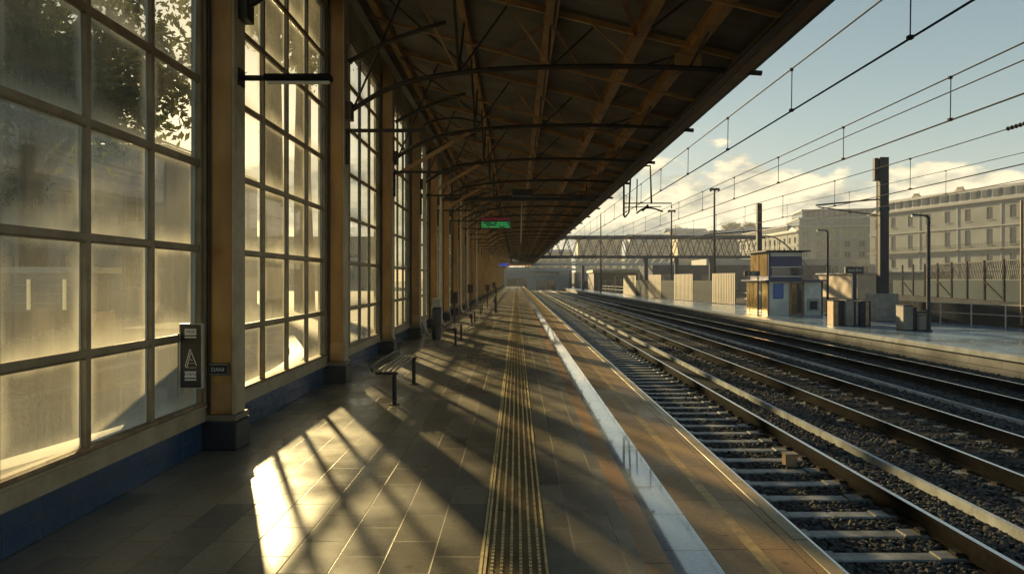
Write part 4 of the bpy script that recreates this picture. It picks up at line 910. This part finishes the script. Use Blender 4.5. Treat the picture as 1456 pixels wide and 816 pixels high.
# building B: long limestone block with mansard
def street_block(name, label, p0, p1, depth, z1, floors, nb_, ww, mw, mansard=2.6, balcony=None, trim=()):
    d = Vector((p1[0]-p0[0], p1[1]-p0[1], 0)); L_ = d.length; ang = math.atan2(d.y, d.x)
    t = block(name, label, 0, 0, L_, depth, -1.3, z1, mw, grid(L_, nb_, [(f+1.3, h) for f, h in floors], ww))
    t.location = (p0[0], p0[1], -1.3); t.rotation_euler = (0,0,ang)
    H = z1+1.3
    MB().box(-.4, L_+.4, -.55, .05, H-.35, H+.1).build('cornice', M['far_trim'], t)
    for z in trim: MB().box(-.05, L_+.05, -.2, -.001, z+1.3, z+1.55).build('string_course', M['far_trim'], t)
    for k in range(1, nb_, 2): MB().box(L_/nb_*k-.18, L_/nb_*k+.18, -.10, -.002, 0, H-.36).build('pilaster', M['far_trim'], t)
    if mansard:
        b = MB(); y0, y1, x0, x1 = .05, depth-.05, .1, L_-.1; zt = H+mansard; s1, s2 = 1.0, 3.5
        B0 = [(x0,y0,H+.1),(x1,y0,H+.1),(x1,y1,H+.1),(x0,y1,H+.1)]; T0 = [(x0+s2*1.2,y0+s1,zt),(x1-s2*2.2,y0+s1,zt),(x1-s2*2.2,y1-s1,zt),(x0+s2*1.2,y1-s1,zt)]
        if name == 'corner_block': T0 = [(x0+.8,y0+.8,zt),(x1-.8,y0+.8,zt),(x1-.8,y1-.8,zt),(x0+.8,y1-.8,zt)]
        for i in range(4): b.face([B0[i],B0[(i+1)%4],T0[(i+1)%4],T0[i]])
        b.face(T0); rf = b.build('roof', M['slate'], t)
        for k in range(nb_*2):
            x = L_/(nb_*2)*(k+.5)
            if 2.5 < x < L_-7:
                dm = MB().box(x-.75,x+.75,.12,1.3,H+.45,H+2.1).build('dormer', M['slate'], t); MB().box(x-.58,x+.58,.06,.119,H+.6,H+1.95).build('dormer_pane', M['glass'], dm)
        for k in (0.13,0.33,0.62,0.8):
            MB().box(L_*k-.9, L_*k+.9, depth*.35, depth*.35+.8, zt+.001, zt+1.0).build('chimney', M['wall_tan'], t)
            ch = MB(); [ch.cyl(L_*k-.7+.35*j, depth*.35+.4, zt+1.001, zt+1.5, .12) for j in range(5)]; ch.build('chimney_pots', M['wall_tan'], t)
    if balcony is not None:
        bz = balcony+1.3; MB().box(0, L_, -.9, -.201, bz-.15, bz).build('balcony_slab', M['far_trim'], t)
        bb = MB(); bb.box(0,L_,-.9,-.86,bz+.95,bz+1.0); [bb.box(.3*k,.3*k+.05,-.9,-.87,bz,bz+.949) for k in range(int(L_/.3))]; bb.build('balcony_railing', M['steel_dark'], t)
    return t
# front wall normal must look at the tracks (-X side): local x from far end to near end
street_block('mansard_building', 'long cream limestone apartment block with mansard roof and running balcony on the right', (83.5,161), (97.5,106), 16, 16.9, [(13.1,2.4),(8.2,3.1),(4.1,2.5),(.3,2.2)], 12, 1.3, M['far_wall'], 2.7, balcony=7.6, trim=(11.7,3.3))
# corner building
def corner():
    t = street_block('corner_block', 'pale corner apartment building with set-back blue glazed top floors', (77,186), (98,182), 18, 16.0, [(13.2,1.6),(10.3,1.7),(7.4,1.7),(4.4,1.7),(1.2,1.8)], 6, 1.5, M['far_wall'], 0, trim=(12.4,9.4,6.5))
    MB().box(.2,21,.2,16,17.41,19.3).build('glazed_floor', M['glass_blue'], t); MB().box(.0,21.2,0,16.3,19.301,19.7).build('terrace_slab', M['far_trim'], t)
    MB().box(1.2,20.3,1.2,15,19.701,21.6).build('penthouse', M['glass_blue'], t); MB().box(.9,20.7,.9,15.4,21.601,21.95).build('roof', M['slate'], t)
    for k in range(14): MB().box(.25+1.5*k,.4+1.5*k,.05,.199,17.41,19.3).build('mullion', M['far_trim'], t); MB().box(1.25+1.36*k,1.4+1.36*k,1.05,1.199,19.701,21.6).build('mullion', M['steel_dark'], t)
corner()
street_block('side_block', 'pale grid-windowed wing stepping back left of the corner building', (76,232), (77,186.5), 16, 14.8, [(11.6,1.6),(8.8,1.6),(6.0,1.6),(3.2,1.6)], 13, 1.4, M['far_wall'], 2.0, trim=(10.8,5.2))
street_block('infill_block', 'narrow stone house between the corner building and the mansard block', (98.5,178), (112,172), 12, 14.0, [(10.6,1.8),(7.2,1.8),(3.9,1.8)], 4, 1.3, M['far_wall'], 2.4)
# hillside houses
hsp = [(62,262,16,18,'wall_tan'),(80,275,15,20,'wall_tan'),(96,285,14,22,'far_wall'),(50,300,18,20,'grey_wall'),(28,310,20,20,'wall_tan'),(4,320,22,14,'wall_tan'),(72,320,18,24,'far_wall'),(104,330,20,25,'wall_tan')]
for k, (x,y,w,h,m) in enumerate(hsp):
    nf = int(h/3); t = block('hillside_house', ['tan stepped house left of the grid-windowed wing','tan tall house behind the grid-windowed wing','pale house half hidden by the corner building','grey house low on the hill above the footbridge','pale wide house seen through the footbridge lattice','tan house far beyond the end hall','pale house highest on the hill','tan house high on the hill at its right end'][k], x, y, w, 12, -1.3, h, M[m], grid(w, int(w/3.2), [(1.6+3*j,1.6) for j in range(nf)], 1.3))
    t['group'] = 'houses on the distant hill'
    rr_ = MB(); hh_ = h+1.3; rr_.face([(-.3,-.3,hh_+.05),(w+.3,-.3,hh_+.05),(w+.3,6,hh_+1.8),(-.3,6,hh_+1.8)]); rr_.face([(-.3,12.3,hh_+.05),(w+.3,12.3,hh_+.05),(w+.3,6,hh_+1.8),(-.3,6,hh_+1.8)]); rr_.build('roof', M['slate'], t)
hill = MB(); nx = 30
for i in range(nx):
    for j in range(8):
        def hp(i, j):
            x = -160+16*i; y = 300+25*j; f = min(1, j/5); z = -1.4 + f*f*(3-2*f)*(15+8*math.sin(i*.45)+3*math.sin(i*1.3))*max(0,min(1,(i-5)/9)); return (x,y,z)
        hill.face([hp(i,j),hp(i+1,j),hp(i+1,j+1),hp(i,j+1)])
struct(hill.build('hill', mat('hill_scrub', (.10,.095,.055), .9, base2=(.055,.06,.035), vscale=.12), None, smooth=True))

# ------------------------------------------------------------------ trees
def tree_meshes(seed, h, cr, cz, nleaf, lsize, trunk_h, flat=1.0):
    rng = np.random.default_rng(seed); tb = MB(); tips = []
    tb.tube([(0,0,0),(.1,.05,trunk_h*.5),(.0,.1,trunk_h),(.1,0,h*.8)], [.028*h,.022*h,.018*h,.005*h], 10)
    for k in range(15):
        a = rng.uniform(0,6.28); z0 = trunk_h*.8 + (h*.72-trunk_h*.8)*rng.random(); rr = cr*rng.uniform(.55,.95); zt = z0 + rng.uniform(.08,.3)*h
        e = (math.cos(a)*rr, math.sin(a)*rr, min(h, zt)); mid = (e[0]*.45+rng.uniform(-.3,.3), e[1]*.45+rng.uniform(-.3,.3), z0*.45+e[2]*.55)
        tb.tube([(0,0,z0),mid,e], [.010*h,.006*h,.002*h], 6); tips.append(e); tips.append(mid)
        for q in range(4):
            e2 = (mid[0]+rng.uniform(-1,1)*cr*.45, mid[1]+rng.uniform(-1,1)*cr*.45, mid[2]+rng.uniform(-.1,.4)*cr); tb.tube([mid,e2], [.004*h,.001*h], 4); tips.append(e2)
    tips = np.array(tips); c = tips[rng.integers(0, len(tips), nleaf)]
    p = c + rng.normal(0, cr*.15, (nleaf,3))*np.array([1,1,.75*flat])
    u = rng.normal(size=(nleaf,3)); u /= np.linalg.norm(u,axis=1,keepdims=True); w = rng.normal(size=(nleaf,3)); v = np.cross(u,w); v /= np.linalg.norm(v,axis=1,keepdims=True)
    s = lsize*rng.uniform(.6,1.3,(nleaf,1)); Q = np.stack([p-u*s, p-v*s*.5, p+u*s, p+v*s*.5],1).reshape(-1,3)
    F = np.arange(nleaf*4).reshape(-1,4)
    me = bpy.data.meshes.new('crown'); me.from_pydata(Q.tolist(), [], F.tolist()); me.materials.append(M['leaf']); me.update()
    return tb.mesh('trunk', M['bark'], smooth=True), me
TM = [tree_meshes(1, 13, 3.8, 0, 9000, .12, 4.2), tree_meshes(2, 16, 4.6, 0, 10000, .14, 7.5), tree_meshes(5, 7, 3.2, 0, 5000, .16, 2.0), tree_meshes(9, 18.5, 3.6, 0, 9000, .13, 13.0)]
def tree(k, loc, sc, rot, label, group):
    t = thing('tree', label, 'tree', loc, rot, group); t.scale = (sc,)*3
    link('trunk', TM[k][0], t); link('crown', TM[k][1], t); return t
GT = 'trees on the street behind the windows'
tree(0, (-9.8,13.7,-.3), .95, .3, 'leafy tree close behind the first window', GT)
tree(3, (-10.6,30,-.3), 1.0, 1.9, 'tall tree showing in the upper panes of the second window', GT)
tree(3, (-12.7,41,-.3), 1.25, 3.1, 'farther tall tree showing through the top of the second window', GT)
tree(1, (-19,27,-.3), 1.0, 4.0, 'tall tree seen at the top of the first window', GT)
tree(0, (-15,11,-.3), 1.1, 2.2, 'dark tree standing left of the made-up booth', GT)
tree(1, (-38,62,-.3), 1.0, .9, 'distant street tree seen beside the gabled street house', GT)
tree(0, (-27,33,-.3), 1.0, 5.2, 'tree before the gabled street house', GT)
for k, (x, y, z, s) in enumerate(((70,338,12,1.6),(84,352,18,1.7),(98,300,15,1.3),(110,350,20,1.8),(119,345,20,1.7),(48,345,9,1.4),(104,345,15,1.6))):
    tree(2, (x,y,z), s*.9, k*1.3, ['round dark tree on the hill above the footbridge end','dark hill tree behind the kiosk mast','hill tree beside the pale half hidden house','hill tree behind the corner building','highest hill tree behind the corner building','small hill tree low above the lattice footbridge','hill tree among the tan houses'][k], 'trees on the distant hill')

# ------------------------------------------------------------------ street side seen through the windows
bo = thing('reflection_booth', 'brown and glass booth with two bright bars, made up in place of a kiosk reflection in the first window', 'booth', (-8.4, 11.2, -.30))  # made-up booth in place of the kiosk's reflection in the panes
MB().box(.65,1.35,0,.8,0,1.35).build('cabinet', M['wood_brown'], bo); MB().box(0,.64,0.02,.8,0,1.35).build('lower_panel', M['steel_blue'], bo)
MB().box(0,1.3,.05,.75,1.351,2.0).build('glass_case', M['glass_blue'], bo); MB().box(-.1,1.4,-.1,.9,2.001,2.1).build('roof', M['offwhite'], bo)
for x in (.36,.95): MB().box(x,x+.035,.0,.045,1.4,1.9).build('light_bar', mat('light_bar', (.9,.8,.5), .4, emit=(1,.8,.4), estr=.15), bo)
for z in (1.5,1.65,1.8): MB().box(.1,1.2,.03,.048,z,z+.015).build('shelf_line', M['galv'], bo)
sc_ = thing('added_sun_blocker', 'low grey cabinet-shaped sun blocker added outside behind the lower panes of the nearest window', 'cabinet', (-4.0, 6.95, -.30))  # added box that keeps the sun off the floor beside the nearest window
MB().box(0,.6,0,.95,.08,1.35).build('body', M['grey_wall'], sc_, bevel=.012); MB().box(-.03,.63,-.03,.98,1.351,1.40).build('lid', M['matte_dark'], sc_); MB().box(.03,.57,.03,.92,0,.079).build('foot', M['steel_dark'], sc_); MB().box(.05,.28,-.012,-.001,.15,1.28).build('door', M['grey_wall'], sc_); MB().box(.31,.55,-.012,-.001,.15,1.28).build('door', M['grey_wall'], sc_)
cw = MB(); cw.sweep([(p.x,p.y,-.30) for p in bez([(-5.2,1.5,0),(-4.1,5.5,0),(-3.75,9,0),(-4.2,13,0),(-6,18,0)],8)], [(-.14,0),(.14,0),(.14,.42),(-.14,.42)])
tag(cw.build('kerb_wall', M['kerb']), 'low pale curved kerb wall just outside the first windows', 'low wall')
gh = block('gabled_house', 'grey gabled house across the street behind the first window', -42.5, 40, 22, 14, -.3, 9.5, M['grey_wall'], grid(22,6,[(1.4,1.9),(5.2,1.9)],1.5))
b = MB(); b.face([(-.4,-.4,9.8),(22.4,-.4,9.8),(11,-.4,14)]); b.face([(-.4,-.4,9.8),(11,-.4,14),(11,14,14),(-.4,14,9.8)]); b.face([(22.4,-.4,9.8),(11,-.4,14),(11,14,14),(22.4,14,9.8)]); b.build('roof', M['slate'], gh)
block('street_building', 'long tan building at the end of the street behind the windows', -90, 150, 60, 14, -.3, 11, M['wall_tan'], grid(60,14,[(1.4,1.9),(5,1.9),(8.2,1.7)],1.6))

# ------------------------------------------------------------------ haze over the whole place
hz = MB().box(-330, 330, -40, 530, -2.4, 52)
hm = bpy.data.materials.new('haze_air'); hm.use_nodes = True; t_ = hm.node_tree; t_.nodes.clear()
pv = t_.nodes.new('ShaderNodeVolumePrincipled'); pv.inputs['Color'].default_value = (.86,.90,.92,1); pv.inputs['Density'].default_value = 0.0005; pv.inputs['Anisotropy'].default_value = 0.2
oo = t_.nodes.new('ShaderNodeOutputMaterial'); t_.links.new(pv.outputs[0], oo.inputs['Volume'])
ho = hz.build('haze', hm); ho['kind'] = 'stuff'
